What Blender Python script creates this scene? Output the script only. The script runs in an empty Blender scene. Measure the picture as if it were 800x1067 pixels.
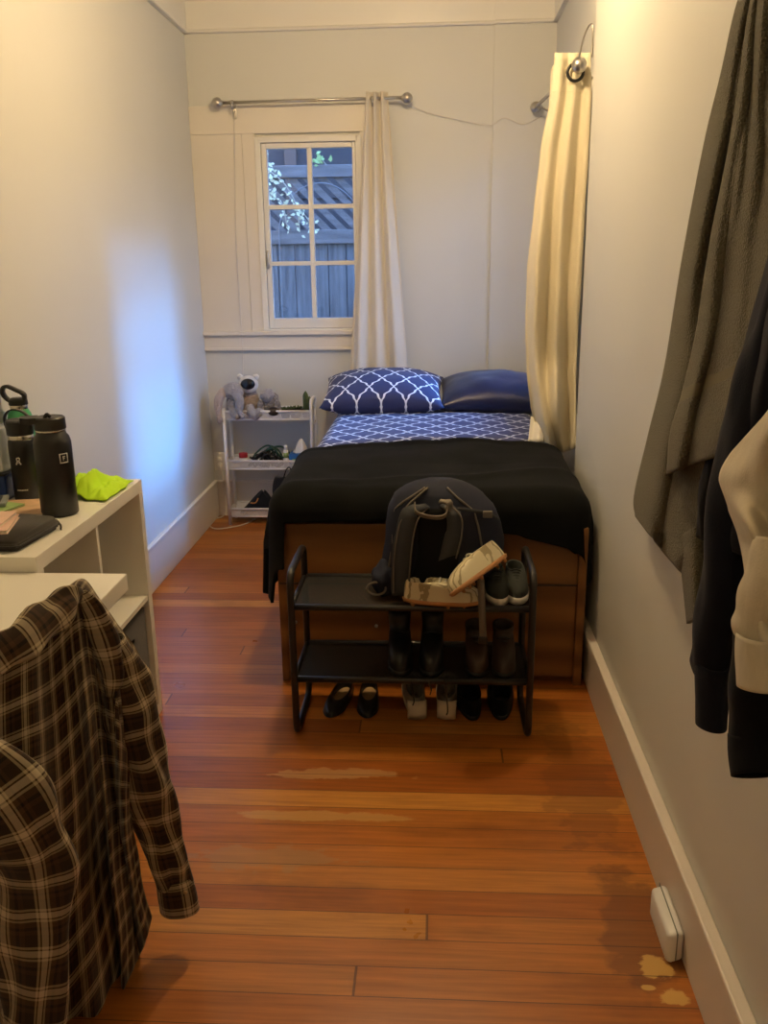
import bpy, bmesh, math, random
from mathutils import Vector, Matrix, noise
random.seed(7)
PI = math.pi
C = bpy.context.scene.collection
# ------------------------------------------------------------------ camera
F = 910.0; CX = 400.0; CY = 533.5; H = 1.5
vd = Vector((455-CX, 272-CY, F)).normalized()
yy = -(vd.x*44+vd.z*F)/vd.y
dn = Vector((44, yy, F)).normalized()
AZ = -dn; AY = vd; AX = AY.cross(AZ)
def ray(u, v):
    c = Vector((u-CX, v-CY, F)); return Vector((AX.dot(c), AY.dot(c), AZ.dot(c)))
def PY(u, v, y): r = ray(u, v); p = r*(y/r.y); return Vector((p.x, p.y, p.z+H))
def PX(u, v, x): r = ray(u, v); p = r*(x/r.x); return Vector((p.x, p.y, p.z+H))
def PZ(u, v, z): r = ray(u, v); p = r*((z-H)/r.z); return Vector((p.x, p.y, p.z+H))
cd = bpy.data.cameras.new('camera'); cam = bpy.data.objects.new('camera', cd); C.objects.link(cam)
cd.sensor_fit = 'VERTICAL'; cd.sensor_height = 24.0; cd.lens = 24.0*F/1067.0
cd.clip_start = 0.02
M3 = Matrix(((AX.x, -AX.y, -AX.z), (AY.x, -AY.y, -AY.z), (AZ.x, -AZ.y, -AZ.z)))
cam.matrix_world = Matrix.Translation((0, 0, H)) @ M3.to_4x4()
bpy.context.scene.camera = cam
# ------------------------------------------------------------------ materials
def nt(name):
    m = bpy.data.materials.new(name); m.use_nodes = True
    n = m.node_tree; b = n.nodes['Principled BSDF']; return m, n, b
def N(n, t, **kw):
    x = n.nodes.new(t)
    for k, v in kw.items(): setattr(x, k, v)
    return x
def math_(n, op, a, b=None, c=None):
    x = N(n, 'ShaderNodeMath', operation=op)
    for i, q in enumerate((a, b, c)):
        if q is None: continue
        if isinstance(q, (int, float)): x.inputs[i].default_value = q
        else: n.links.new(q, x.inputs[i])
    return x.outputs[0]
def mixc(n, f, a, b, mode='MIX'):
    x = N(n, 'ShaderNodeMix', data_type='RGBA', blend_type=mode)
    for i, q in ((0, f), (6, a), (7, b)):
        if isinstance(q, (int, float)): x.inputs[i].default_value = q
        elif isinstance(q, (tuple, list)): x.inputs[i].default_value = (*q[:3], 1)
        else: n.links.new(q, x.inputs[i])
    return x.outputs[2]
def coords(n, kind='Object', scale=(1, 1, 1)):
    t = N(n, 'ShaderNodeTexCoord'); mp = N(n, 'ShaderNodeMapping')
    mp.inputs['Scale'].default_value = scale
    n.links.new(t.outputs[kind], mp.inputs[0]); return mp.outputs[0]
def noise_(n, vec, scale, detail=3, rough=.5):
    x = N(n, 'ShaderNodeTexNoise'); x.inputs['Scale'].default_value = scale
    x.inputs['Detail'].default_value = detail; x.inputs['Roughness'].default_value = rough
    n.links.new(vec, x.inputs['Vector']); return x.outputs['Fac']
def bump(n, b, h, strength=.3, dist=.01):
    x = N(n, 'ShaderNodeBump'); x.inputs['Strength'].default_value = strength; x.inputs['Distance'].default_value = dist
    n.links.new(h, x.inputs['Height']); n.links.new(x.outputs[0], b.inputs['Normal'])
def mat(name, col, rough=.6, metal=0, var=.12, vs=6, bs=0, bscale=80, bd=.004, sheen=0, spec=.5, trans=0, emit=None, es=1, alpha=1, stretch=(1, 1, 1)):
    m, n, b = nt(name)
    v = coords(n, scale=stretch)
    f = noise_(n, v, vs, 4)
    d = tuple(c*(1-var) for c in col); l = tuple(min(1, c*(1+var)) for c in col)
    n.links.new(mixc(n, f, d, l), b.inputs['Base Color'])
    b.inputs['Roughness'].default_value = rough; b.inputs['Metallic'].default_value = metal
    b.inputs['Specular IOR Level'].default_value = spec
    if sheen:
        b.inputs['Sheen Weight'].default_value = sheen; b.inputs['Sheen Roughness'].default_value = .5
    if trans: b.inputs['Transmission Weight'].default_value = trans; b.inputs['IOR'].default_value = 1.45
    if alpha < 1: b.inputs['Alpha'].default_value = alpha
    if emit: b.inputs['Emission Color'].default_value = (*emit, 1); b.inputs['Emission Strength'].default_value = es
    if bs: bump(n, b, noise_(n, coords(n), bscale, 3), bs, bd)
    return m
def fabric(name, col, scale=400, bs=.25, var=.1, sheen=.2, vs=5, rough=.9):
    return mat(name, col, rough, var=var, vs=vs, bs=bs, bscale=scale, bd=.002, sheen=sheen, spec=.2)
def floor_mat():
    m, n, b = nt('fir_floor')
    t = N(n, 'ShaderNodeTexCoord'); s = N(n, 'ShaderNodeSeparateXYZ'); n.links.new(t.outputs['Object'], s.inputs[0])
    x, y = s.outputs[0], s.outputs[1]
    W = .083
    py = math_(n, 'DIVIDE', y, W); row = math_(n, 'FLOOR', py); fy = math_(n, 'FRACT', py)
    wn = N(n, 'ShaderNodeTexWhiteNoise', noise_dimensions='1D'); n.links.new(row, wn.inputs['W'])
    off = math_(n, 'MULTIPLY', wn.outputs['Value'], 7.3)
    px = math_(n, 'DIVIDE', math_(n, 'ADD', x, off), 3.7); seg = math_(n, 'FLOOR', px); fx = math_(n, 'FRACT', px)
    cb = N(n, 'ShaderNodeCombineXYZ'); n.links.new(row, cb.inputs[0]); n.links.new(seg, cb.inputs[1])
    w2 = N(n, 'ShaderNodeTexWhiteNoise', noise_dimensions='3D'); n.links.new(cb.outputs[0], w2.inputs['Vector'])
    r = w2.outputs['Value']
    ramp = N(n, 'ShaderNodeValToRGB'); n.links.new(r, ramp.inputs[0])
    e = ramp.color_ramp.elements
    e[0].color = (.31, .088, .013, 1); e[1].color = (.54, .24, .048, 1); e[1].position = 1
    for p, c in ((.3, (.38, .118, .016, 1)), (.62, (.42, .138, .019, 1)), (.86, (.47, .172, .028, 1))):
        q = ramp.color_ramp.elements.new(p); q.color = c
    # grain stretched along the board, offset per board
    cv = N(n, 'ShaderNodeCombineXYZ')
    n.links.new(math_(n, 'MULTIPLY', x, 1.6), cv.inputs[0]); n.links.new(math_(n, 'MULTIPLY', y, 34), cv.inputs[1]); n.links.new(math_(n, 'MULTIPLY', r, 40), cv.inputs[2])
    g = noise_(n, cv.outputs[0], 2.2, 6, .62)
    g2 = N(n, 'ShaderNodeMapRange'); g2.inputs[1].default_value = .3; g2.inputs[2].default_value = .75; g2.inputs[3].default_value = .68; g2.inputs[4].default_value = 1.22
    n.links.new(g, g2.inputs[0])
    col = mixc(n, 1, ramp.outputs[0], g2.outputs[0], 'MULTIPLY')
    # old dark blotches in the finish
    cv2 = coords(n, scale=(1.0, 2.2, 1))
    d = noise_(n, cv2, 1.7, 5, .6)
    dr = N(n, 'ShaderNodeMapRange'); dr.inputs[1].default_value = .56; dr.inputs[2].default_value = .72; dr.inputs[3].default_value = 0; dr.inputs[4].default_value = .5
    n.links.new(d, dr.inputs[0]); col = mixc(n, dr.outputs[0], col, (.14, .04, .012))
    # worn pale strip on a few boards
    def blob(cx, cy, sx, sy, thr, col, tone, amt=.8, ns=9):
        dx = math_(n, 'DIVIDE', math_(n, 'SUBTRACT', x, cx), sx); dy = math_(n, 'DIVIDE', math_(n, 'SUBTRACT', y, cy), sy)
        rr = math_(n, 'SQRT', math_(n, 'ADD', math_(n, 'MULTIPLY', dx, dx), math_(n, 'MULTIPLY', dy, dy)))
        nn = noise_(n, coords(n, scale=(1, 1.6, 1)), ns, 4, .6)
        q = math_(n, 'ADD', rr, math_(n, 'MULTIPLY', math_(n, 'SUBTRACT', nn, .5), thr))
        mr = N(n, 'ShaderNodeMapRange'); mr.inputs[1].default_value = 1.0; mr.inputs[2].default_value = .82; mr.inputs[3].default_value = 0; mr.inputs[4].default_value = amt
        n.links.new(q, mr.inputs[0]); return mixc(n, mr.outputs[0], col, tone)
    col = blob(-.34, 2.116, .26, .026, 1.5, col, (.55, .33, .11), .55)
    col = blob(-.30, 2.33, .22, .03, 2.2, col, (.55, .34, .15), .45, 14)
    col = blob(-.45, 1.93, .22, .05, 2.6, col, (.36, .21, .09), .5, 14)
    col = blob(.475, 1.72, .10, .22, 1.6, col, (.13, .045, .015), .6, 7)
    col = blob(.43, 2.30, .11, .34, 2.6, col, (.12, .04, .012), .35, 8)
    col = blob(.485, 1.60, .037, .034, 1.5, col, (.60, .36, .10), .9, 24)
    col = blob(.505, 1.52, .034, .022, 1.5, col, (.62, .38, .11), .9, 24)
    col = blob(.455, 1.545, .018, .009, 1.0, col, (.62, .38, .11), .9, 24)
    # seams
    e1 = math_(n, 'LESS_THAN', math_(n, 'MINIMUM', fy, math_(n, 'SUBTRACT', 1, fy)), .016)
    e2 = math_(n, 'LESS_THAN', math_(n, 'MULTIPLY', math_(n, 'MINIMUM', fx, math_(n, 'SUBTRACT', 1, fx)), 1.9), .0015)
    seam = math_(n, 'MAXIMUM', e1, e2)
    col = mixc(n, math_(n, 'MULTIPLY', seam, .72), col, (.05, .018, .006))
    n.links.new(col, b.inputs['Base Color'])
    rr = N(n, 'ShaderNodeMapRange'); rr.inputs[3].default_value = .2; rr.inputs[4].default_value = .46
    n.links.new(noise_(n, coords(n), 5, 4), rr.inputs[0]); n.links.new(rr.outputs[0], b.inputs['Roughness'])
    b.inputs['Specular IOR Level'].default_value = .5
    bump(n, b, math_(n, 'SUBTRACT', math_(n, 'MULTIPLY', g, .25), seam), .25, .002)
    return m
def wood_mat(name, dark, light, axis='X', sc=1.0, rough=.45):
    m, n, b = nt(name)
    st = {'X': (1.2, 14, 9), 'Z': (14, 14, 1.2)}[axis]
    v = coords(n, scale=tuple(k*sc for k in st))
    w = noise_(n, v, 1.5, 7, .62)
    w2 = N(n, 'ShaderNodeTexWave', wave_type='RINGS', rings_direction='Y'); w2.inputs['Scale'].default_value = .55; w2.inputs['Distortion'].default_value = 9; w2.inputs['Detail'].default_value = 3; w2.inputs['Detail Scale'].default_value = .8
    n.links.new(coords(n, scale=tuple(k*sc*.45 for k in st)), w2.inputs[0])
    f = math_(n, 'ADD', math_(n, 'MULTIPLY', w, .6), math_(n, 'MULTIPLY', w2.outputs['Fac'], .4))
    mr = N(n, 'ShaderNodeMapRange'); mr.inputs[1].default_value = .25; mr.inputs[2].default_value = .8; n.links.new(f, mr.inputs[0])
    n.links.new(mixc(n, mr.outputs[0], dark, light), b.inputs['Base Color']); b.inputs['Roughness'].default_value = rough
    bump(n, b, w, .12, .003)
    return m
def trellis_mat(name, navy, white, px, py, kind='Object', lw=.055, rough=.75):
    m, n, b = nt(name)
    t = N(n, 'ShaderNodeTexCoord'); s = N(n, 'ShaderNodeSeparateXYZ'); n.links.new(t.outputs[kind], s.inputs[0])
    X = math_(n, 'DIVIDE', s.outputs[0], px*.5); Y = math_(n, 'DIVIDE', s.outputs[1], py*.5)
    m1 = math_(n, 'PINGPONG', X, 1.0)
    a = math_(n, 'MULTIPLY', Y, PI)
    curve = math_(n, 'ADD', math_(n, 'MULTIPLY', math_(n, 'COSINE', a), .43), math_(n, 'MULTIPLY', math_(n, 'COSINE', math_(n, 'MULTIPLY', a, 5)), .055))
    d = math_(n, 'ABSOLUTE', math_(n, 'SUBTRACT', m1, math_(n, 'ADD', curve, .5)))
    slope = math_(n, 'ADD', 1, math_(n, 'MULTIPLY', math_(n, 'ABSOLUTE', math_(n, 'SINE', a)), .9))
    line = math_(n, 'LESS_THAN', math_(n, 'DIVIDE', d, slope), lw)
    n.links.new(mixc(n, line, navy, white), b.inputs['Base Color'])
    b.inputs['Roughness'].default_value = rough; b.inputs['Sheen Weight'].default_value = .1
    bump(n, b, noise_(n, coords(n), 14, 3), .25, .02)
    return m
def plaid_mat():
    m, n, b = nt('plaid_flannel')
    t = N(n, 'ShaderNodeTexCoord'); s = N(n, 'ShaderNodeSeparateXYZ'); n.links.new(t.outputs['UV'], s.inputs[0])
    def bands(c, per, ofs):
        f = math_(n, 'FRACT', math_(n, 'ADD', math_(n, 'DIVIDE', c, per), ofs))
        r = N(n, 'ShaderNodeValToRGB'); r.color_ramp.interpolation = 'CONSTANT'; n.links.new(f, r.inputs[0])
        cols = [(0, (.030, .017, .010)), (.30, (.42, .34, .21)), (.36, (.06, .034, .018)), (.40, (.56, .47, .32)), (.56, (.06, .034, .018)),
                (.60, (.42, .34, .21)), (.66, (.08, .042, .020)), (.80, (.012, .009, .008)), (.88, (.07, .035, .018))]
        e = r.color_ramp.elements; e[0].position = 0; e[0].color = (*cols[0][1], 1); e[1].position = cols[1][0]; e[1].color = (*cols[1][1], 1)
        for p, q in cols[2:]: k = e.new(p); k.color = (*q, 1)
        return r.outputs[0]
    a = bands(s.outputs[0], .056, .1); c = bands(s.outputs[1], .064, .35)
    tw = math_(n, 'ADD', math_(n, 'MULTIPLY', math_(n, 'SINE', math_(n, 'MULTIPLY', math_(n, 'ADD', s.outputs[0], s.outputs[1]), 4200)), .06), .5)
    n.links.new(mixc(n, tw, a, c), b.inputs['Base Color'])
    b.inputs['Roughness'].default_value = .95; b.inputs['Specular IOR Level'].default_value = .15; b.inputs['Sheen Weight'].default_value = .15
    bump(n, b, noise_(n, coords(n), 600, 2), .3, .001)
    return m
def emat(name, col, s):
    m, n, b = nt(name); b.inputs['Base Color'].default_value = (.9, .9, .85, 1)
    b.inputs['Emission Color'].default_value = (*col, 1); b.inputs['Emission Strength'].default_value = s; return m
M = {}
M['wall'] = mat('wall_paint', (.63, .63, .598), .55, var=.03, vs=2, bs=.06, bscale=60, bd=.003)
M['trim'] = mat('trim_paint', (.76, .74, .69), .38, var=.03, vs=3, bs=.05, bscale=30)
M['panel'] = mat('casing_paint', (.72, .67, .59), .42, var=.04, vs=3, bs=.08, bscale=18, bd=.004)
M['base'] = mat('baseboard_paint', (.70, .64, .58), .4, var=.04, vs=4, bs=.06, bscale=20)
M['ceil'] = mat('ceiling_paint', (.68, .65, .60), .7, var=.02)
M['floor'] = floor_mat()
M['white'] = mat('white_laminate', (.82, .80, .73), .3, var=.02, vs=4)
M['whitemetal'] = mat('white_enamel', (.80, .80, .80), .35, var=.03)
M['oak'] = wood_mat('oak_panel', (.135, .05, .012), (.29, .13, .035), 'X')
M['blackmetal'] = mat('black_metal', (.012, .011, .011), .38, var=.1, spec=.5)
M['chrome'] = mat('brushed_nickel', (.55, .52, .48), .28, 1, var=.05)
M['blanket'] = mat('black_fleece', (.0078, .0084, .0086), 1, var=.6, vs=5, bs=.3, bscale=300, bd=.002, sheen=.03, spec=.04)
M['sheet'] = trellis_mat('trellis_sheet', (.013, .019, .095), (.72, .75, .82), .135, .165)
M['pillowp'] = trellis_mat('trellis_pillowcase', (.014, .022, .095), (.72, .75, .82), .130, .150, 'UV', .052)
M['navysatin'] = mat('navy_satin', (.006, .010, .045), .36, var=.2, vs=4, bs=.15, bscale=12, bd=.02, sheen=.1)
M['mattress'] = fabric('mattress_ticking', (.6, .58, .55))
M['curt'] = fabric('cream_curtain', (.73, .66, .50), 500, .2, .04)
M['curt2'] = fabric('ivory_curtain', (.66, .61, .52), 500, .2, .04)
M['towel'] = mat('towel_terry', (.118, .108, .074), 1, var=.35, vs=230, bs=.9, bscale=260, bd=.007, sheen=.2, spec=.1)
M['towelband'] = mat('towel_border', (.18, .165, .115), .9, var=.08, vs=60, bs=.3, bscale=500, bd=.002, spec=.15)
M['navy'] = mat('navy_fleece', (.0085, .010, .018), .95, var=.3, vs=8, bs=.2, bscale=350, sheen=.05, spec=.12)
M['blackcloth'] = mat('black_jersey', (.006, .006, .008), .9, var=.3, bs=.15, bscale=200, sheen=.04, spec=.12)
M['oat'] = mat('oatmeal_marl', (.55, .49, .38), .95, var=.14, vs=60, bs=.2, bscale=300, sheen=.1, spec=.15, stretch=(1, 1, .3))
M['plaid'] = plaid_mat()
M['neon'] = mat('neon_mesh_cloth', (.48, .80, .02), .7, var=.06, bs=.1, bscale=300, spec=.3)
M['btl'] = mat('black_powdercoat', (.008, .008, .009), .42, var=.1, bs=.15, bscale=900, bd=.0005)
M['lid'] = mat('black_plastic', (.012, .011, .011), .45, var=.1)
M['steel'] = mat('stainless_steel', (.6, .57, .52), .25, 1, var=.05)
M['green'] = mat('green_powdercoat', (.045, .30, .115), .4, var=.05)
M['logo'] = mat('pale_print', (.6, .58, .55), .5, var=.02)
M['case'] = fabric('charcoal_case', (.042, .038, .034), 500, .35)
M['paperpink'] = mat('pink_cover', (.72, .50, .40), .6, var=.12, vs=30)
M['paper'] = mat('paper_edge', (.72, .66, .55), .8, var=.08, vs=60, stretch=(1, 1, 30))
M['orange'] = mat('tan_orange_cover', (.60, .40, .24), .5, var=.35, vs=25)
M['greencover'] = mat('green_cover', (.30, .45, .16), .5, var=.4, vs=25)
M['grey'] = mat('grey_plastic', (.20, .22, .21), .4, var=.05)
M['blue'] = mat('blue_plastic', (.012, .045, .19), .4, var=.3, vs=10)
M['binf'] = fabric('charcoal_bin', (.06, .058, .058), 300, .3)
M['dark'] = mat('dark_plastic', (.01, .01, .01), .5)
M['packnavy'] = mat('backpack_navy', (.016, .019, .036), .8, var=.25, vs=9, bs=.3, bscale=400, bd=.002, spec=.25)
M['packgrey'] = mat('backpack_slate', (.050, .054, .062), .85, var=.15, bs=.3, bscale=500, bd=.002, spec=.2)
M['packblack'] = mat('backpack_mesh', (.006, .006, .007), .9, var=.2, bs=.5, bscale=600, spec=.2)
M['webbing'] = mat('taupe_webbing', (.15, .13, .11), .85, var=.1, bs=.3, bscale=600)
def cleatm():
    m, n, b = nt('champagne_synthetic')
    wv = N(n, 'ShaderNodeTexWave'); wv.inputs['Scale'].default_value = 42; wv.inputs['Distortion'].default_value = 3; wv.inputs['Detail'].default_value = 1
    n.links.new(coords(n, scale=(.6, 1, .8)), wv.inputs[0]); f = math_(n, 'GREATER_THAN', wv.outputs['Fac'], .80)
    n.links.new(mixc(n, f, (.62, .56, .38), (.30, .25, .14)), b.inputs['Base Color']); b.inputs['Roughness'].default_value = .45; return m
M['cleat'] = cleatm()
M['cleatsole'] = mat('amber_sole', (.42, .20, .07), .4, var=.1)
M['whitelace'] = mat('white_lace', (.7, .68, .6), .8)
M['blackleather'] = mat('black_leather', (.008, .008, .009), .38, var=.2)
M['tan'] = mat('tan_insole', (.46, .30, .15), .6, var=.05)
M['greyshoe'] = mat('grey_canvas', (.30, .29, .26), .8, var=.1)
M['heelcream'] = mat('cream_leather', (.62, .55, .42), .6, var=.08)
M['offwhite'] = mat('offwhite_rubber', (.62, .60, .54), .5, var=.05)
M['knit'] = mat('charcoal_knit', (.022, .026, .022), .9, var=.4, vs=60)
M['brown'] = mat('dark_brown_leather', (.035, .018, .010), .5, var=.3)
M['plush'] = mat('grey_plush', (.38, .36, .37), 1, var=.25, vs=40, bs=1, bscale=120, bd=.015, sheen=.4, spec=.1)
M['plushpink'] = mat('beige_plush', (.50, .40, .34), 1, var=.25, vs=40, bs=1, bscale=120, bd=.015, sheen=.4, spec=.1)
M['plushwhite'] = mat('white_plush', (.68, .66, .62), 1, var=.1, vs=40, bs=.6, bscale=120, bd=.01, sheen=.3, spec=.1)
M['plushbrown'] = mat('brown_plush', (.27, .24, .22), 1, var=.35, vs=30, bs=1, bscale=90, bd=.02, sheen=.3, spec=.1)
M['gloss'] = mat('black_gloss', (.01, .012, .014), .12, var=.05)
M['cactus'] = mat('cactus_green', (.055, .085, .030), .7, var=.3, vs=40, bs=.5, bscale=150)
M['pot'] = mat('dark_pot', (.035, .02, .016), .6, var=.2)
M['red'] = mat('red_lid', (.35, .012, .02), .4)
M['tissueblue'] = mat('tissue_box_blue', (.02, .13, .42), .5, var=.25, vs=20)
M['leafprint'] = mat('leaf_print', (.25, .48, .16), .5)
M['tissue'] = mat('tissue_paper', (.72, .72, .72), .9, bs=.2, bscale=50)
M['cable'] = mat('black_cable', (.01, .01, .01), .5)
M['cablegreen'] = mat('green_cable', (.01, .06, .04), .5)
M['blacktee'] = fabric('black_cotton', (.008, .009, .014), 300)
M['print'] = mat('orange_print', (.55, .25, .07), .6)
M['wire'] = mat('white_wire', (.66, .62, .56), .5)
M['wood_out'] = mat('weathered_fence', (.105, .108, .112), .9, var=.95, vs=5, bs=.5, bscale=40, bd=.006, stretch=(6, 6, .6))
M['wood_rail'] = mat('weathered_rail', (.14, .13, .125), .9, var=.7, vs=5, bs=.5, bscale=40, bd=.006, stretch=(.6, 6, 6))
M['siding'] = mat('dark_siding', (.034, .034, .038), .8, var=.2, vs=3)
M['post'] = mat('brown_post', (.11, .075, .06), .85, var=.2)
M['leaf'] = mat('leaf_green', (.28, .42, .15), .6, var=.3, vs=20)
M['leafpale'] = mat('leaf_pale', (.55, .55, .35), .6, var=.25, vs=20)
M['stem'] = mat('vine_stem', (.30, .25, .18), .8)
M['hoop'] = mat('galvanised_wire', (.16, .17, .18), .6, .3)
M['soil'] = mat('outside_soil', (.10, .09, .075), .95, var=.4, bs=.5, bscale=20)
def glass():
    m, n, b = nt('window_glass')
    b.inputs['Base Color'].default_value = (1, 1, 1, 1); b.inputs['Roughness'].default_value = 0
    g = N(n, 'ShaderNodeBsdfGlossy'); g.inputs['Roughness'].default_value = .02
    t = N(n, 'ShaderNodeBsdfTransparent'); t.inputs[0].default_value = (.95, .97, .97, 1)
    f = N(n, 'ShaderNodeFresnel'); f.inputs[0].default_value = 1.45
    x = N(n, 'ShaderNodeMixShader'); n.links.new(f.outputs[0], x.inputs[0]); n.links.new(t.outputs[0], x.inputs[1]); n.links.new(g.outputs[0], x.inputs[2])
    n.links.new(x.outputs[0], n.nodes['Material Output'].inputs[0]); return m
M['glass'] = glass()
def meshshelf():
    m, n, b = nt('black_mesh_sheet')
    v = coords(n); s = N(n, 'ShaderNodeSeparateXYZ'); n.links.new(v, s.inputs[0])
    b.inputs['Base Color'].default_value = (.010, .009, .008, 1); b.inputs['Roughness'].default_value = .6
    fx = math_(n, 'FRACT', math_(n, 'MULTIPLY', s.outputs[0], 260)); fy = math_(n, 'FRACT', math_(n, 'MULTIPLY', s.outputs[1], 260))
    hole = math_(n, 'MULTIPLY', math_(n, 'GREATER_THAN', fx, .45), math_(n, 'GREATER_THAN', fy, .45))
    n.links.new(math_(n, 'SUBTRACT', 1, hole), b.inputs['Alpha']); return m
M['mesh'] = meshshelf()
def whitemesh():
    m, n, b = nt('white_mesh_sheet')
    v = coords(n); s = N(n, 'ShaderNodeSeparateXYZ'); n.links.new(v, s.inputs[0])
    b.inputs['Base Color'].default_value = (.74, .74, .74, 1); b.inputs['Roughness'].default_value = .45
    fs = [math_(n, 'FRACT', math_(n, 'MULTIPLY', s.outputs[i], 200)) for i in range(3)]
    a = math_(n, 'ADD', fs[0], fs[1])
    hole = math_(n, 'MULTIPLY', math_(n, 'GREATER_THAN', math_(n, 'FRACT', a), .6), math_(n, 'GREATER_THAN', fs[2], .4))
    n.links.new(math_(n, 'SUBTRACT', 1, hole), b.inputs['Alpha']); return m
M['wmesh'] = whitemesh()
M['smoke'] = mat('clear_plastic', (.75, .78, .78), .15, alpha=.45, var=.02)
# ------------------------------------------------------------------ helpers
def link(name, bm, m, parent=None, loc=None, smooth=True, solid=0, sub=0, angle=None):
    """bm in world coordinates (or in the parent's local space when the parent is local)."""
    o = bpy.data.objects.new(name, bpy.data.meshes.new(name)); C.objects.link(o)
    if parent is not None:
        if not parent.get('_local'):
            w = Vector(parent['_w']); bmesh.ops.translate(bm, verts=bm.verts, vec=-w); o['_w'] = parent['_w']
        else: o['_local'] = True
        o.parent = parent
    else:
        if loc is None: loc = (0, 0, 0)
        bmesh.ops.translate(bm, verts=bm.verts, vec=-Vector(loc)); o.location = loc; o['_w'] = list(loc)
    bmesh.ops.recalc_face_normals(bm, faces=bm.faces) if not solid else None
    bm.to_mesh(o.data); bm.free()
    for q in (m if isinstance(m, (list, tuple)) else [m]): o.data.materials.append(q)
    if smooth:
        o.data.polygons.foreach_set('use_smooth', [True]*len(o.data.polygons))
        if angle is not None: o.data.set_sharp_from_angle(angle=angle)
    if solid:
        s = o.modifiers.new('thickness', 'SOLIDIFY'); s.thickness = solid; s.offset = 0
    if sub:
        s = o.modifiers.new('smooth', 'SUBSURF'); s.levels = sub; s.render_levels = sub
    return o
def tag(o, label, cat, group=None, kind=None):
    o['label'] = label; o['category'] = cat
    if group: o['group'] = group
    if kind: o['kind'] = kind
    return o
def thing(name, loc, label, cat, group=None, rz=0, local=False):
    o = bpy.data.objects.new(name, None); C.objects.link(o); o.location = loc; o['_w'] = list(loc); o.empty_display_size = .05
    if local: o['_local'] = True; o.rotation_euler.z = rz
    return tag(o, label, cat, group)
def struct(name, bm, m, **k):
    o = link(name, bm, m, **k); o['kind'] = 'structure'; return o
def box(bm, lo, hi, bev=0, seg=2):
    lo = Vector(lo); hi = Vector(hi)
    r = bmesh.ops.create_cube(bm, size=1); vs = r['verts']
    for v in vs: v.co = Vector(((lo[i]+hi[i])/2+v.co[i]*(hi[i]-lo[i]) for i in range(3)))
    if bev:
        es = list({e for v in vs for e in v.link_edges}); bmesh.ops.bevel(bm, geom=es, offset=bev, segments=seg, affect='EDGES', profile=.5)
    return bm
def B(lo, hi, bev=0): return box(bmesh.new(), lo, hi, bev)
def tube(bm, pts, r, seg=8, closed=False, cap=True):
    pts = [Vector(p) for p in pts]; n = len(pts); rings = []
    up = Vector((0, 0, 1)); prev = None
    for i, p in enumerate(pts):
        a = pts[i-1] if (i > 0 or closed) else p; b = pts[(i+1) % n] if (i < n-1 or closed) else p
        t = (b-a).normalized() if (b-a).length > 1e-9 else Vector((0, 0, 1))
        if prev is None:
            u = t.cross(up) if abs(t.dot(up)) < .95 else t.cross(Vector((1, 0, 0)))
        else: u = prev-t*prev.dot(t)
        u.normalize(); w = t.cross(u); prev = u
        rr = r[i] if isinstance(r, (list, tuple)) else r
        rings.append([bm.verts.new(p+(u*math.cos(2*PI*k/seg)+w*math.sin(2*PI*k/seg))*rr) for k in range(seg)])
    for i in range(n if closed else n-1):
        A, D = rings[i], rings[(i+1) % n]
        for k in range(seg): bm.faces.new((A[k], A[(k+1) % seg], D[(k+1) % seg], D[k]))
    if cap and not closed: bm.faces.new(rings[0][::-1]); bm.faces.new(rings[-1])
    return bm
def T(pts, r, seg=8, closed=False): return tube(bmesh.new(), pts, r, seg, closed)
def lathe(bm, prof, c, seg=32, caps=True):
    rings = []
    for rr, z in prof:
        rings.append([bm.verts.new((c[0]+rr*math.cos(2*PI*k/seg), c[1]+rr*math.sin(2*PI*k/seg), c[2]+z)) for k in range(seg)])
    for A, D in zip(rings, rings[1:]):
        for k in range(seg): bm.faces.new((A[k], A[(k+1) % seg], D[(k+1) % seg], D[k]))
    if caps: bm.faces.new(rings[0][::-1]); bm.faces.new(rings[-1])
    return bm
def L(prof, c, seg=32): return lathe(bmesh.new(), prof, c, seg)
def ell(bm, c, r, seg=16, rings=10, rot=None, fn=None):
    res = bmesh.ops.create_uvsphere(bm, u_segments=seg, v_segments=rings, radius=1)
    for v in res['verts']:
        p = Vector((v.co.x*r[0], v.co.y*r[1], v.co.z*r[2]))
        if fn: p = fn(p)
        if rot: p = rot @ p
        v.co = p+Vector(c)
    return bm
def rounded(pts, r, n=5):
    """closed polyline with rounded corners"""
    out = []; pts = [Vector(p) for p in pts]; k = len(pts)
    for i in range(k):
        a, p, b = pts[i-1], pts[i], pts[(i+1) % k]
        d1 = (a-p).normalized(); d2 = (b-p).normalized()
        s, e = p+d1*r, p+d2*r
        for j in range(n+1):
            t = j/n; out.append(s*(1-t)**2+p*2*t*(1-t)+e*t*t)
    return out
def lerpl(tab, t):
    for (a, *va), (b, *vb) in zip(tab, tab[1:]):
        if t <= b or (b, *vb) == tab[-1]:
            f = min(1, max(0, (t-a)/(b-a) if b > a else 0)); f = f*f*(3-2*f)*.35+f*.65
            return [x+(y-x)*f for x, y in zip(va, vb)]
def crv(pts, n):
    """Catmull-Rom resample of points (tuples/Vectors)"""
    P = [Vector(p) for p in pts]; out = []
    if len(P) == 2: return [P[0].lerp(P[1], i/(n-1)) for i in range(n)]
    m = len(P)-1
    for i in range(n):
        s = i/(n-1)*m; k = min(int(s), m-1); t = s-k
        p0 = P[k-1] if k > 0 else P[k]*2-P[k+1]; p1, p2 = P[k], P[k+1]; p3 = P[k+2] if k+2 <= m else P[k+1]*2-P[k]
        out.append(.5*((2*p1)+(p2-p0)*t+(2*p0-5*p1+4*p2-p3)*t*t+(3*p1-p0-3*p2+p3)*t**3))
    return out
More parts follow.
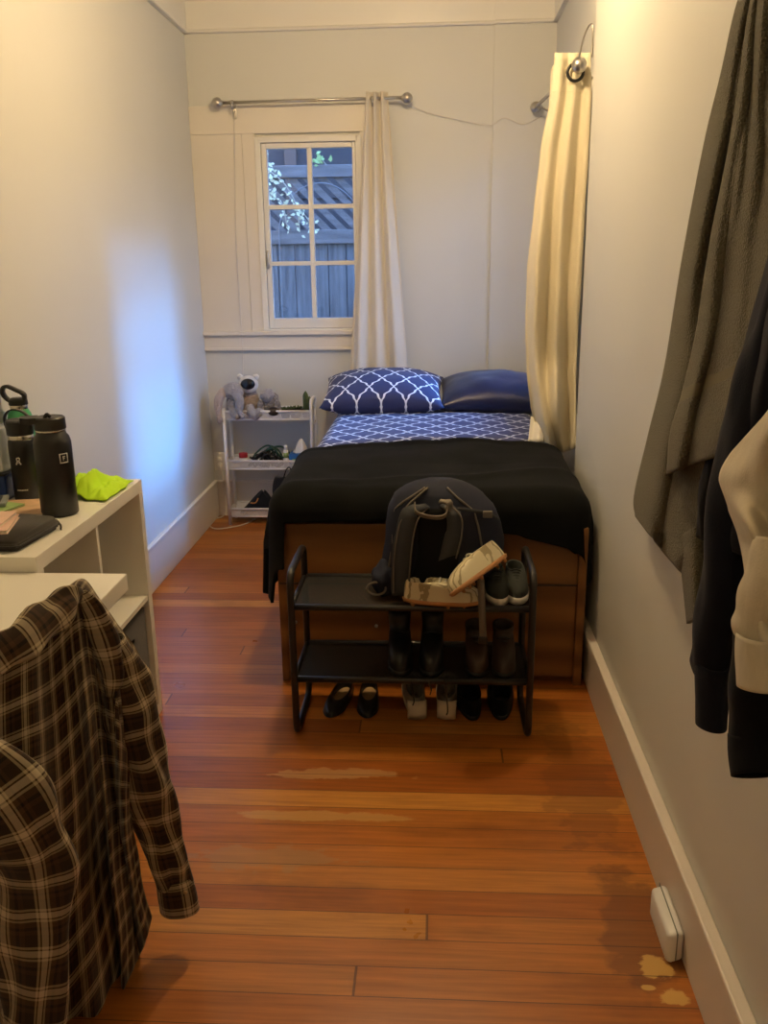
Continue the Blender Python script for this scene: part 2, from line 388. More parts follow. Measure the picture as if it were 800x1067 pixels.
def grid(rows, closed=False, bm=None, uvs=True, mi=None, avg=False):
    """rows: list of equally long lists of points. UV in metres (mean arc lengths)."""
    bm = bm or bmesh.new(); uv = bm.loops.layers.uv.verify()
    V = [[bm.verts.new(p) for p in r] for r in rows]; nr, nc = len(V), len(V[0])
    rr = [[Vector(p) for p in r] for r in rows]
    us = [[0.0] for _ in rr]
    for j, r in enumerate(rr):
        for i in range(1, nc+1): us[j].append(us[j][-1]+(r[i % nc]-r[i-1]).length)
    vs = [[0.0]*(nc+1)]
    for j in range(1, nr): vs.append([vs[-1][i]+(rr[j][i % nc]-rr[j-1][i % nc]).length for i in range(nc+1)])
    if avg:
        au = sum(q[-2 if not closed else -1] for q in us)/nr; av = sum(vs[-1])/len(vs[-1])
        us = [[au*i/nc for i in range(nc+1)] for _ in us]; vs = [[av*j/(nr-1)]*(nc+1) for j in range(nr)]
    for j in range(nr-1):
        for i in range(nc if closed else nc-1):
            k = (i+1) % nc
            f = bm.faces.new((V[j][i], V[j][k], V[j+1][k], V[j+1][i]))
            if mi: f.material_index = mi(j, i)
            for lp, (jj, ii) in zip(f.loops, ((j, i), (j, i+1), (j+1, i+1), (j+1, i))): lp[uv].uv = (us[jj][ii], vs[jj][ii])
    return bm
def nz(x, y, z=0): return noise.noise(Vector((x, y, z)))
def ribbon(bm, pts, wdir, w, th, n=None):
    pts = [Vector(p) for p in (crv(pts, n) if n else pts)]; wd = Vector(wdir).normalized(); rings = []
    for i, p in enumerate(pts):
        t = (pts[min(i+1, len(pts)-1)]-pts[max(i-1, 0)]).normalized(); nn = t.cross(wd).normalized(); s = nn.cross(t).normalized()
        ww = w[i*(len(w)-1)//max(1, len(pts)-1)] if isinstance(w, (list, tuple)) else w
        rings.append([bm.verts.new(p+s*a*ww/2+nn*b*th/2) for a, b in ((-1, -1), (1, -1), (1, 1), (-1, 1))])
    for A, D in zip(rings, rings[1:]):
        for k in range(4): bm.faces.new((A[k], A[(k+1) % 4], D[(k+1) % 4], D[k]))
    bm.faces.new(rings[0][::-1]); bm.faces.new(rings[-1]); return bm
def copy_tree(o, parent=None):
    c = o.copy(); C.objects.link(c)
    if parent: c.parent = parent
    for ch in [q for q in bpy.data.objects if q.parent == o]: copy_tree(ch, c)
    return c
# ------------------------------------------------------------------ the room
XL, XR, XF, YB, YN, ZC = -1.36, .57, .625, 5.15, -1.3, 2.86
struct('floor', B((XL-.1, YN-.1, -.05), (XF+.1, YB+.05, 0)), M['floor'], smooth=False)
struct('ceiling', B((XL-.1, YN-.1, ZC), (XF+.2, YB+.2, ZC+.08)), M['ceil'], smooth=False)
struct('wall_left', B((XL-.1, YN, 0), (XL, YB+.15, ZC)), M['wall'], smooth=False)
struct('wall_near', B((XL-.1, YN-.1, 0), (XF+.15, YN, ZC)), M['wall'], smooth=False)
wx0, wx1, wz0, wz1 = -.985, -.435, 1.130, 2.150
bm = bmesh.new()
for lo, hi in (((XL-.1, YB, 0), (wx0, YB+.14, ZC)), ((wx1, YB, 0), (.30, YB+.14, ZC)), ((.30, YB-.014, 0), (XF+.15, YB+.14, ZC)), ((wx0, YB, 0), (wx1, YB+.14, wz0)), ((wx0, YB, wz1), (wx1, YB+.14, ZC))): box(bm, lo, hi)
struct('wall_back', bm, M['wall'], smooth=False)
ry0, ry1, rz0, rz1 = 3.97, 4.97, .92, 2.12
bm = bmesh.new()
for lo, hi in (((XF, 3.55, 0), (XF+.14, ry0, ZC)), ((XF, ry1, 0), (XF+.14, YB+.1, ZC)), ((XF, ry0, 0), (XF+.14, ry1, rz0)), ((XF, ry0, rz1), (XF+.14, ry1, ZC))): box(bm, lo, hi)
box(bm, (XR, YN, 0), (XF+.14, 3.56, ZC), .006)
struct('wall_right', bm, M['wall'], smooth=False)
# frieze boards under the ceiling with a small bead
zf = 2.69
def frieze(name, a, b, inward):
    bm = bmesh.new(); a = Vector(a); b = Vector(b); iw = Vector(inward)
    prof = [(0, zf-.0), (.022, zf), (.026, zf+.006), (.022, zf+.014), (.018, zf+.018), (.022, zf+.150), (.034, zf+.158), (.045, ZC), (0, ZC)]
    rows = [[a+iw*d+Vector((0, 0, z)) for d, z in prof], [b+iw*d+Vector((0, 0, z)) for d, z in prof]]
    V = [[bm.verts.new(p) for p in r] for r in rows]
    for i in range(len(prof)): k = (i+1) % len(prof); bm.faces.new((V[0][i], V[0][k], V[1][k], V[1][i]))
    bm.faces.new(V[0]); bm.faces.new(V[1][::-1]); struct(name, bm, M['trim'], smooth=False)
frieze('trim_1', (XL, YB, 0), (.30, YB, 0), (0, -1, 0)); frieze('trim_2', (.30, YB-.014, 0), (XF, YB-.014, 0), (0, -1, 0))
frieze('trim_3', (XL, YN, 0), (XL, YB, 0), (1, 0, 0)); frieze('trim_4', (XF, 3.56, 0), (XF, YB, 0), (-1, 0, 0))
frieze('trim_5', (XR, YN, 0), (XR, 3.55, 0), (-1, 0, 0))
def baseboard(name, lo, hi, cap, hgt=.215):
    bm = bmesh.new(); box(bm, lo, hi, .003)
    box(bm, *cap, .005); struct(name, bm, M['base'] if name != 'baseboard_left' else M['trim'], smooth=False)
baseboard('baseboard_left', (XL, YN, 0), (XL+.020, YB, .215), ((XL, YN, .205), (XL+.024, YB, .226)))
baseboard('baseboard_back', (XL+.02, YB-.020, 0), (XF, YB, .215), ((XL+.02, YB-.024, .205), (XF, YB, .226)))
baseboard('baseboard_right', (XR-.022, YN, 0), (XR, 3.55, .175), ((XR-.030, YN, .160), (XR, 3.55, .200)))
# ------------------------------------------------------------------ back window and its casing
bm = bmesh.new(); box(bm, (XL, YB-.020, 2.185), (-.375, YB, 2.330), .003); struct('trim_6', bm, M['panel'], smooth=False)       # header board
bm = bmesh.new(); box(bm, (XL, YB-.014, 1.12), (-1.075, YB, 2.186), .002); box(bm, (-1.0735, YB-.016, 1.12), (-1.005, YB, 2.186), .002); struct('trim_7', bm, M['panel'], smooth=False)
bm = bmesh.new(); box(bm, (wx1+.012, YB-.016, 1.12), (-.34, YB, 2.186), .002); struct('trim_8', bm, M['panel'], smooth=False)
bm = bmesh.new(); box(bm, (XL, YB-.040, 1.098), (-.335, YB, 1.122), .004); struct('trim_9', bm, M['panel'], smooth=False)       # sill ledge
bm = bmesh.new(); box(bm, (XL, YB-.018, 1.022), (-.345, YB, 1.099), .002); box(bm, (XL, YB-.026, 1.010), (-.345, YB, 1.026), .003); struct('trim_10', bm, M['panel'], smooth=False)
bm = bmesh.new()
for lo, hi in (((wx0-.02, YB-.022, wz0-.01), (wx0+.012, YB+.11, wz1+.02)), ((wx1-.012, YB-.022, wz0-.01), (wx1+.02, YB+.11, wz1+.02)), ((wx0, YB-.022, wz1-.012), (wx1, YB+.11, wz1+.02)), ((wx0, YB-.022, wz0-.01), (wx1, YB+.11, wz0+.004))): box(bm, lo, hi, .003)
win = struct('window_1', bm, M['trim'], smooth=False)
bm = bmesh.new(); y0, y1 = YB-.006, YB+.030
sx0, sx1, sz0, sz1 = wx0+.014, wx1-.014, wz0+.006, wz1-.014
gx0, gx1 = -.943, -.468; gz0, gz1 = 1.192, 2.108; gm = (gx0+gx1)/2
for lo, hi in (((sx0, sz0), (gx0, sz1)), ((gx1, sz0), (sx1, sz1)), ((gx0, sz0), (gx1, gz0)), ((gx0, gz1), (gx1, sz1)), ((gm-.013, gz0), (gm+.013, gz1))):
    box(bm, (lo[0], y0, lo[1]), (hi[0], y1, hi[1]), .003)
hz = (gz1-gz0)/3
for k in (1, 2): box(bm, (gx0, y0+.001, gz0+hz*k-.012), (gx1, y1, gz0+hz*k+.012), .002)
sash = link('sash', bm, M['trim'], win, smooth=False)
for ix in range(2):
    for iz in range(3):
        xa, xb = (gx0, gm-.013) if ix == 0 else (gm+.013, gx1); za = gz0+hz*iz+(0 if iz == 0 else .012); zb = gz0+hz*(iz+1)-(0 if iz == 2 else .012)
        link('pane', B((xa, YB+.010, za), (xb, YB+.013, zb)), M['glass'], sash, smooth=False)
bm = bmesh.new(); box(bm, (wx0+.018, YB-.020, 1.47), (wx0+.030, YB-.004, 1.57), .003); tube(bm, [(wx0+.026, YB-.026, 1.52), (wx0+.03, YB-.03, 1.50), (wx0+.035, YB-.032, 1.475)], .005)
link('window_latch', bm, M['chrome'], win)
# right hand window (its daylight falls on the left wall)
bm = bmesh.new()
for lo, hi in (((XF-.016, ry0-.08, rz0-.08), (XF, ry0, rz1+.08)), ((XF-.016, ry1, rz0-.08), (XF, ry1+.08, rz1+.08)), ((XF-.016, ry0, rz1), (XF, ry1, rz1+.08)), ((XF-.03, ry0-.08, rz0-.03), (XF+.10, ry1+.08, rz0)), ((XF, ry0-.001, rz0), (XF+.1, ry0+.02, rz1)), ((XF, ry1-.02, rz0), (XF+.1, ry1+.001, rz1)), ((XF, ry0, rz1-.02), (XF+.1, ry1, rz1))): box(bm, lo, hi, .002)
win2 = struct('window_2', bm, M['trim'], smooth=False)
bm = bmesh.new()
ym = (ry0+ry1)/2; zm = (rz0+rz1)/2
for lo, hi in (((ry0+.02, rz0), (ry0+.06, rz1-.02)), ((ry1-.06, rz0), (ry1-.02, rz1-.02)), ((ry0+.06, rz0), (ry1-.06, rz0+.05)), ((ry0+.06, rz1-.06), (ry1-.06, rz1-.02)), ((ry0+.06, zm-.015), (ry1-.06, zm+.015))):
    box(bm, (XF+.04, lo[0], lo[1]), (XF+.075, hi[0], hi[1]), .002)
sash2 = link('sash', bm, M['trim'], win2, smooth=False)
link('pane', B((XF+.055, ry0+.06, rz0+.05), (XF+.058, ry1-.06, zm-.015)), M['glass'], sash2, smooth=False)
link('pane', B((XF+.055, ry0+.06, zm+.015), (XF+.058, ry1-.06, rz1-.06)), M['glass'], sash2, smooth=False)
# ------------------------------------------------------------------ outside
struct('ground', B((-6, YB+.14, -.5), (6, 12, -.4)), M['soil'], smooth=False)
YFN = 6.8
fence = thing('board_fence', (-.9, YFN, -.4), 'weathered wooden board fence with a diagonal lattice top outside the window', 'fence')
x = -2.6; i = 0
while x < .9:
    w = .128+.012*math.sin(i*2.3); i += 1
    link('fence_board', B((x, YFN, -.4), (x+w-.006, YFN+.02, 1.66), .003), M['wood_out'], fence, smooth=False); x += w
link('rail', B((-2.6, YFN-.03, 1.635), (.9, YFN+.03, 1.735), .004), M['wood_rail'], fence, smooth=False)
link('rail', B((-2.6, YFN-.035, 2.10), (.9, YFN+.035, 2.185), .004), M['wood_rail'], fence, smooth=False)
bm = bmesh.new()
for k in range(-4, 34):
    xx = -2.6+k*.115
    a = Vector((xx+.44, YFN-.004, 1.70)); b = Vector((xx, YFN-.004, 2.13)); w = Vector((.068, 0, .0))
    vs = [a-w/2, a+w/2, b+w/2, b-w/2]
    f = [bm.verts.new(p) for p in vs]; g = [bm.verts.new(p+Vector((0, .01, 0))) for p in vs]
    bm.faces.new(f); bm.faces.new(g[::-1])
    for q in range(4): bm.faces.new((f[q], g[q], g[(q+1) % 4], f[(q+1) % 4]))
link('lattice', bm, M['wood_rail'], fence, smooth=False)
bm = bmesh.new()
nb = thing('neighbouring_house', (-.6, 7.9, -.4), 'dark sided house wall seen above the fence through the window', 'house')
for k in range(14):
    z = -.4+k*.27; box(bm, (-3, 7.9-.012*0, z), (3, 7.96, z+.275)); box(bm, (-3, 7.885, z), (3, 7.91, z+.02))
link('siding', bm, M['siding'], nb, smooth=False)
link('corner_post', B((-1.29, 7.86, -.4), (-1.19, 7.90, 3.4), .004), M['post'], nb, smooth=False)
# vine with pale leaves, and a hoop
vine = thing('climbing_vine', (-1.16, YFN-.12, -.4), 'pale leafy vine trailing down the left of the fence outside the window', 'plant')
bm = bmesh.new(); bl = bmesh.new()
stems = [[(-1.30, 6.70, -.4), (-1.27, 6.68, .8), (-1.24, 6.68, 1.7), (-1.22, 6.70, 2.3)], [(-1.22, 6.68, 2.15), (-1.10, 6.66, 2.05), (-1.02, 6.66, 1.9), (-1.0, 6.66, 1.72)], [(-1.25, 6.68, 2.0), (-1.13, 6.67, 1.92), (-1.09, 6.66, 1.75)], [(-1.10, 6.67, 2.0), (-.95, 6.66, 1.82), (-.88, 6.66, 1.70)]]
def leafat(bm, p, s, a, tilt):
    d = Vector((math.cos(a), .2*math.sin(tilt), math.sin(a))); n2 = Vector((-math.sin(a), .5*math.cos(tilt), math.cos(a))); p = Vector(p)
    pts = [p, p+d*s*.4+n2*s*.28, p+d*s, p+d*s*.4-n2*s*.28]
    bm.faces.new([bm.verts.new(q) for q in pts])
for st in stems:
    cp = crv(st, 24); tube(bm, cp, .005, 5)
    for q in cp:
        if q.z < 1.55: continue
        for k in range(1): leafat(bl, q+Vector((random.uniform(-.03, .03), random.uniform(-.02, .02), random.uniform(-.03, .03))), random.uniform(.02, .045), random.uniform(0, 6.28), random.uniform(0, 6))
for k in range(34): leafat(bl, (random.gauss(-1.24, .035), 6.66, random.gauss(2.13, .08)), random.uniform(.03, .055), random.uniform(0, 6.28), random.uniform(0, 6))
link('stem', bm, M['stem'], vine); link('foliage', bl, M['leafpale'], vine, smooth=False)
sp = thing('green_sprig', (-.78, YFN-.06, 2.18), 'small bright green leafy sprig growing over the top rail of the fence', 'plant')
bm = bmesh.new()
for k in range(16): leafat(bm, (random.gauss(-.84, .05), 6.74, random.gauss(2.205, .022)), random.uniform(.03, .055), random.uniform(-.3, 3.4), k)
link('foliage', bm, M['leaf'], sp, smooth=False); link('stem', T(crv([(-.80, 6.80, 2.180), (-.82, 6.77, 2.20), (-.85, 6.74, 2.25)], 8), .004, 5), M['stem'], sp)
hp = [(-.855+.315, YFN-.05, -.4), (-.855+.315, YFN-.05, 1.0)]+[(-.855+.30*math.cos(a)*1.05, YFN-.05, 1.70+.36*math.sin(a)) for a in [PI*k/24 for k in range(25)]]+[(-.855-.315, YFN-.05, 1.0), (-.855-.315, YFN-.05, -.4)]
tag(link('wire_hoop', T(hp, .004, 6), M['hoop'], loc=(-.855, YFN-.05, 1.70)), 'thin arched wire hoop leaning on the lattice outside the window', 'garden wire')
# ------------------------------------------------------------------ curtain rods and curtains
def finial(bm, p, r): ell(bm, p, (r, r, r), 16, 12)
zr = 2.335; yr = YB-.075
rod = thing('curtain_rod', (-.7, YB, zr), 'nickel curtain rod with ball ends above the paned window', 'curtain rod')
link('rod', T([(-1.165, yr, zr), (-.18, yr, zr+.004)], .0085, 12), M['chrome'], rod)
for xx in (-1.185, -.16): bm = bmesh.new(); finial(bm, (xx, yr, zr), .029); tube(bm, [(xx+(.03 if xx < -1 else -.03), yr, zr), (xx, yr, zr)], .013); link('finial', bm, M['chrome'], rod)
for xx in (-1.105, -.345):
    bm = bmesh.new(); tube(bm, [(xx, YB-.022, zr-.03), (xx, yr-.01, zr-.03), (xx, yr-.012, zr)], .006); box(bm, (xx-.011, YB-.024, zr-.075), (xx+.011, YB-.018, zr), .003); tube(bm, [(xx-.008, yr, zr), (xx+.008, yr, zr)], .014, 12); link('bracket', bm, M['chrome'], rod)
def curtain(name, topl, botl, nf, amp_t, amp_b, m, label, rows=40, cols=120, ease=1.6, solid=.003, wob=.01, seed=0, nrm=None):
    out = []
    for j in range(rows+1):
        v = j/rows; r = []
        for i in range(cols+1):
            u = i/cols; a = topl(u); b = botl(u, v); p = Vector(a).lerp(Vector(b), v)
            z = a[2]+(b[2]-a[2])*v
            e = v**ease; p.x = a[0]+(b[0]-a[0])*e; p.y = a[1]+(b[1]-a[1])*e; p.z = z
            amp = amp_t+(amp_b-amp_t)*min(1, v*1.3)
            w = math.sin(2*PI*nf*(u+.05*math.sin(3*u+seed)+.02*math.sin(v*4+seed)))
            w2 = nz(u*5+seed, v*2.2, seed)*wob
            n2 = Vector(nrm)
            p += n2*(amp*w+w2); r.append(p)
        out.append(r)
    return out
rows = curtain('', lambda u: (-.385+.120*u, yr, zr+.035), lambda u, v: (-.575+.46*u, YB-.085, .02), 3.5, .016, .014, M['curt2'], '', rows=50, ease=1.0, nrm=(0.25, 1, 0), seed=1.3)
ct = link('curtain', grid(rows), M['curt2'], solid=.003, loc=(-.33, yr, 0.02))
tag(ct, 'narrow ivory curtain gathered at the right side of the paned window', 'curtain')
# right rod
R1 = Vector((.535, 3.70, 2.205)); R2 = Vector((.520, 5.05, 2.275))
rod2 = thing('curtain_rod', (XF, 4.4, 2.24), 'nickel curtain rod running along the right wall towards the far corner', 'curtain rod')
link('rod', T([R1, R2], .0085, 12), M['chrome'], rod2)
for p, q in ((R1, R1-Vector((0, .022, 0))), (R2, R2+Vector((0, .022, 0)))):
    bm = bmesh.new(); finial(bm, q, .029); tube(bm, [p, q], .013); link('finial', bm, M['chrome'], rod2)
for yb_ in (3.80, 4.93):
    bm = bmesh.new(); zz_ = R1.z+(R2.z-R1.z)*(yb_-3.7)/1.35
    tube(bm, crv([(XF, yb_, zz_-.02), (.58, yb_, zz_-.035), (.537, yb_, zz_-.016), (.53, yb_, zz_)], 12), .005); box(bm, (XF-.006, yb_-.012, zz_-.06), (XF, yb_+.012, zz_+.02), .002); link('bracket', bm, M['chrome'], rod2)
bm = T(crv([(.532, 3.66, 2.23), (.540, 3.64, 2.285), (.556, 3.62, 2.325), (.566, 3.60, 2.32), (.568, 3.60, 2.27), (.569, 3.60, 2.215)], 24), .0032, 8)
link('wire_hook', bm, M['chrome'], rod2)
# right curtain, gathered at the near end, its hem resting on the bed
def rtop(u): return (.470+.085*u+.0*u, 3.74+.03*math.sin(u*6), 2.265)
outl = [(0.0, 578, 615), (.10, 574, 616), (.25, 563, 613), (.40, 556, 609), (.55, 549, 606), (.70, 547, 602), (.82, 549, 600), (.90, 553, 600), (1.0, 566, 600)]
rws = []; nr = 60; nc = 110
for j in range(nr+1):
    v = j/nr; ul, ur = lerpl(outl, v)
    vy = 55+(466-55)*v
    r = []
    for i in range(nc+1):
        u = i/nc
        yv = vy+(5 if v > .9 else 0)*math.sin(u*3)
        fold = math.sin(2*PI*(2.6*u+.12*math.sin(2.3*v+1)+.15))
        depth = 3.73+.030*fold*(.25+.75*min(1, v*1.6))+.05*nz(u*3, v*3.5, 4)*v
        if v > .78: depth += -.05*math.sin((v-.78)/.22*PI)*math.sin(u*PI)+.03*math.sin(u*9+v*22)*((v-.78)/.22)
        p = PY(ul+(ur-ul)*u, yv, depth); p.x = min(p.x, .604)
        r.append(p)
    rws.append(r)
ct2 = thing('curtain', (.5, 3.73, .70), 'cream linen curtain bunched on the right wall, hem spilling onto the bed', 'curtain')
link('curtain_panel', grid(rws), M['curt'], ct2, solid=.004); rws_f = rws
# back layer of the same gathered curtain, behind the front fold
rws = []
for j in range(nr+1):
    v = j/nr; r = []
    for i in range(60):
        u = i/59; p = Vector((.485+.02*math.sin(7*2*PI*u)-.03*v, 3.79+.19*u*(1-.2*v), 2.25-1.53*v)); r.append(p)
    rws.append(r)
link('curtain_panel', grid(rws), M['curt'], ct2, solid=.003)
bm = bmesh.new(); gp = R1+Vector((-.008, .012, -.018))
cirp = [gp+Vector((math.cos(a)*.030, 0, math.sin(a)*.030)) for a in [2*PI*k/24 for k in range(24)]]
tube(bm, cirp, .006, 8, True); link('grommet', bm, M['dark'], ct2)
link('header_seam', T([rws_f[6][i]+Vector((0, -.003, 0)) for i in range(0, nc+1, 4)], .0012, 5), M['curt'], ct2)
# white liner corner peeking under the hem
a, b, c = PY(553, 436, 3.78), PY(549, 458, 3.72), PY(566, 461, 3.70)
rws = [[PY(553+(x_*14), 434+y_*26, 3.80-.08*y_+.01*math.sin(x_*7))+Vector((-.012*y_*(1-x_), 0, 0)) for x_ in [k/8 for k in range(9)]] for y_ in [k/8 for k in range(9)]]
link('liner', grid(rws), M['trim'], ct2, solid=.002)
# ------------------------------------------------------------------ thin string of lights (wire only)
wp = [(-1.105, YB-.03, 2.30), (-1.125, YB-.028, 1.9), (-1.135, YB-.028, 1.6), (-1.13, YB-.045, 1.12), (-1.135, YB-.03, .95), (-1.15, YB-.03, .75)]
tag(link('string_light_wire', T(crv(wp, 40), .0022, 6), M['wire'], loc=(-1.13, YB-.03, .75)), 'thin pale wire hanging down the casing left of the window', 'wire')
wp = [(-.14, YB-.02, 2.31), (-.05, YB-.012, 2.27), (.10, YB-.010, 2.235), (.28, YB-.018, 2.20), (.36, YB-.020, 2.235), (.46, YB-.022, 2.20), (.56, YB-.022, 2.24)]
tag(link('string_light_wire', T(crv(wp, 50), .0016, 6), M['wire'], loc=(.2, YB-.02, 2.2)), 'thin pale wire drooping across the back wall towards the right corner', 'wire')
# outlet
ol = thing('wall_outlet', (-1.33, YB, .345), 'ivory wall outlet plate on the back wall beside the white cart', 'outlet')
link('plate', B((-1.352, YB-.008, .285), (-1.285, YB, .40), .004), M['trim'], ol)
for dz in (.318, .362): bm = bmesh.new(); box(bm, (-1.335, YB-.011, dz-.014), (-1.302, YB-.007, dz+.014), .004); link('socket', bm, M['white'], ol)
# ------------------------------------------------------------------ bed
bed = thing('bed', (0, 4, 0), 'oak-panelled platform bed in the far right corner', 'bed')
BX0, BX1, BY0, BY1 = -.565, .530, 2.94, 5.04
FT = .612
link('footboard', B((BX0, BY0, .03), (BX1-.03, BY0+.022, FT), .003), M['oak'], bed, smooth=False)
link('footboard_trim', B((BX0, BY0-.006, .385), (BX1-.03, BY0+.001, .391)), M['brown'], bed, smooth=False)
link('corner_post', B((BX1-.030, BY0-.012, 0), (BX1, BY0+.035, FT-.01), .003), M['oak'], bed, smooth=False)
link('corner_post', B((BX0-.004, BY0-.004, .0), (BX0+.022, BY0+.035, FT-.01), .003), M['oak'], bed, smooth=False)
link('side_panel', B((BX0, BY0+.022, .03), (BX0+.02, BY1, FT), .003), M['oak'], bed, smooth=False)
link('side_panel', B((BX1-.02, BY0+.022, .03), (BX1, BY1, FT), .003), M['oak'], bed, smooth=False)
link('headboard_panel', B((BX0+.02, BY1-.02, .0), (BX1-.02, BY1, FT)), M['oak'], bed, smooth=False)
link('plinth', B((BX0+.03, BY0+.03, 0), (BX1-.03, BY1-.05, .06)), M['oak'], bed, smooth=False)
for (u, v) in ((308, 648), (392, 652)):
    p = PY(u, v, BY0); link('screw_cap', ell(bmesh.new(), (p.x, BY0-.003, p.z), (.007, .005, .007), 10, 8), M['chrome'], bed)
tag(link('mattress', B((BX0+.02, BY0+.02, FT-.002), (BX1-.02, BY1-.02, .682), .045), M['mattress'], loc=(0, 4, FT)), 'mattress on the oak bed under the blanket', 'mattress')
hx = .5475; bcx = (BX0+BX1)/2
def drape(a, b, hx, yf, top, r, fl=0, xr=None):
    """a: signed distance across from bed centre, b: distance forward from the head (positive beyond yf hangs)."""
    ex = max(0, abs(a)-(hx-r)); ey = max(0, b); d = math.hypot(ex, ey)*(1-.0); dd = (ex**5+ey**5)**.2
    sx = (1 if a > 0 else -1)
    if d < 1e-6: return Vector((bcx+a, yf+r-b if b > 0 else yf+r-b, top))
    ux, uy = ex/d, ey/d; d = dd; th = min(d/r, PI/2)
    o = r*math.sin(th); z = top-r*(1-math.cos(th))-max(0, d-r*PI/2)
    o += fl*max(0, d-r*PI/2)
    X = bcx+sx*min(abs(a), hx-r)+sx*ux*o; Y = yf+r-(0 if b > 0 else b)-uy*o
    return Vector((X, Y, z))
# patterned sheet / duvet
rows = []
top = .715
for j in range(81):
    r = []
    for i in range(121):
        a = -hx-.20+(2*hx+.30)*i/120; yb = 3.60+(BY1-.03-3.60)*j/80
        p = drape(a, -1, hx-.01, 0, top, .07); p.y = yb
        p.z += .006*nz(a*4, yb*4, 2)+.003*nz(a*11, yb*9, 5)+.012*math.sin(PI*max(0, min(1, (a+hx)/(2*hx))))
        p.x = min(p.x, .545); r.append(p)
    rows.append(r)
tag(link('bed_sheet', grid(rows), M['sheet'], loc=(0, 3.3, .7), solid=.006), 'navy sheet with white trellis lines spread over the bed', 'sheet')
# black fleece blanket
rows = []; top = .732; r0 = .085; yf = BY0-.022
NA, NB = 190, 120
for j in range(NB+1):
    r = []
    for i in range(NA+1):
        s = i/NA; a = -hx-.40+(2*hx+.40+.30)*s
        t = j/NB
        # front overhang: low at the corners, short in the middle
        ac = a/hx
        ov = .155+.005*math.sin(a*9)+(.0 if ac < .1 else .045*min(1, (ac-.1)/.5))+(.07*max(0, min(1, (ac-.55)/.45)))
        ov += .17*max(0, min(1, (-ac-.99)/.12))
        yback = 3.72+.03*math.sin(a*5+1)-.05*max(0, -ac)*0 - .14*max(0, -ac-.3)
        b0 = -(yback-(yf+r0)); b = b0+(ov-b0)*t
        p = drape(a, b, hx+(.028 if a < 0 else .008), yf, top, r0, .06)
        n1 = nz(a*3.2, b*3.2, 7)*.016+nz(a*9, b*6, 3)*.006
        hang = top-p.z
        if hang > .06:
            k = min(1, (hang-.06)/.15)
            if b <= 0: p.x += (-1 if a < 0 else 1)*k*(.012+.014*math.sin(b*14+1))
            else: p.y -= k*(.005+.004*math.sin(a*16)); 
        p.z += n1*(1 if hang < .05 else .3)+.008*max(0, min(1, (p.y-3.35)/.2))+.010*math.exp(-((t-.03)/.03)**2)
        # soft crease running across
        p.z += .010*math.exp(-((p.y-3.12-.10*math.sin(a*2.2))/.04)**2)*(1 if hang < .08 else 0)
        p.z = max(p.z, .02); p.x = min(p.x, .553)
        r.append(p)
    rows.append(r)
tag(link('blanket', grid(rows), M['blanket'], loc=(0, 3.3, .7), solid=.012), 'black fleece blanket folded over the foot of the bed', 'blanket')
# pillows
def pillow(name, c, wx, hy, th, tilt, m, label, rz=0, seed=0):
    bm = bmesh.new(); uv = bm.loops.layers.uv.verify(); n = 40
    rot = Matrix.Rotation(rz, 3, 'Z') @ Matrix.Rotation(tilt, 3, 'X')
    for side in (1, -1):
        V = []
        for j in range(n+1):
            r = []
            for i in range(n+1):
                x = -1+2*i/n; y = -1+2*j/n
                f = max(0, (1-abs(x)**2.1))*max(0, (1-abs(y)**2.1))
                pinch = 1-.07*(1-abs(y)**1.6 if abs(x) > 0 else 0)*abs(x)**3
                X = x*wx/2*(1-.06*abs(x)**2*(1-y*y)); Y = y*hy/2*(1-.07*abs(y)**2*(1-x*x))
                Z = side*(th/2*f**.50)+.010*nz(x*2.5+seed, y*2.5, side)*(f**.5)
                r.append((bm.verts.new(rot @ Vector((X, Y, Z))+Vector(c)), (x*wx/2+seed, y*hy/2)))
            V.append(r)
        for j in range(n):
            for i in range(n):
                q = [V[j][i], V[j][i+1], V[j+1][i+1], V[j+1][i]]
                if side < 0: q = q[::-1]
                f = bm.faces.new([k[0] for k in q])
                for lp, k in zip(f.loops, q): lp[uv].uv = k[1]
    bmesh.ops.remove_doubles(bm, verts=bm.verts, dist=.0008)
    return tag(link(name, bm, m, loc=c), label, 'pillow')
pillow('pillow', (-.290, 4.78, .812), .66, .46, .235, math.radians(13), M['pillowp'], 'navy pillow with white trellis pattern at the head of the bed', 0, 0)
pillow('pillow', (.315, 4.80, .802), .60, .44, .215, math.radians(12), M['navysatin'], 'plain dark navy satin pillow beside the patterned one', 0, 3)
# ------------------------------------------------------------------ shoe rack
rk = thing('shoe_rack', (-.08, 2.68, 0), 'black metal two-shelf shoe rack in front of the bed', 'shoe rack')
RX0, RX1, RY0, RY1, RH = -.455, .300, 2.545, 2.835, .568
for xx in (RX0, RX1):
    link('side_frame', T(rounded([(xx, RY0, .010), (xx, RY1, .010), (xx, RY1, RH), (xx, RY0, RH)], .045), .0115, 12, True), M['blackmetal'], rk)
for z in (.455, .205):
    bm = bmesh.new()
    tube(bm, [(RX0, RY0+.004, z), (RX1, RY0+.004, z)], .0105, 10); tube(bm, [(RX0, RY1-.004, z), (RX1, RY1-.004, z)], .0105, 10)
    tube(bm, [(RX0, RY0, z), (RX0, RY1, z)], .008, 10); tube(bm, [(RX1, RY0, z), (RX1, RY1, z)], .008, 10)
    sf = link('shelf_frame', bm, M['blackmetal'], rk)
    link('mesh_shelf', B((RX0+.008, RY0+.010, z-.0015), (RX1-.008, RY1-.010, z+.0015)), M['mesh'], sf, smooth=False)
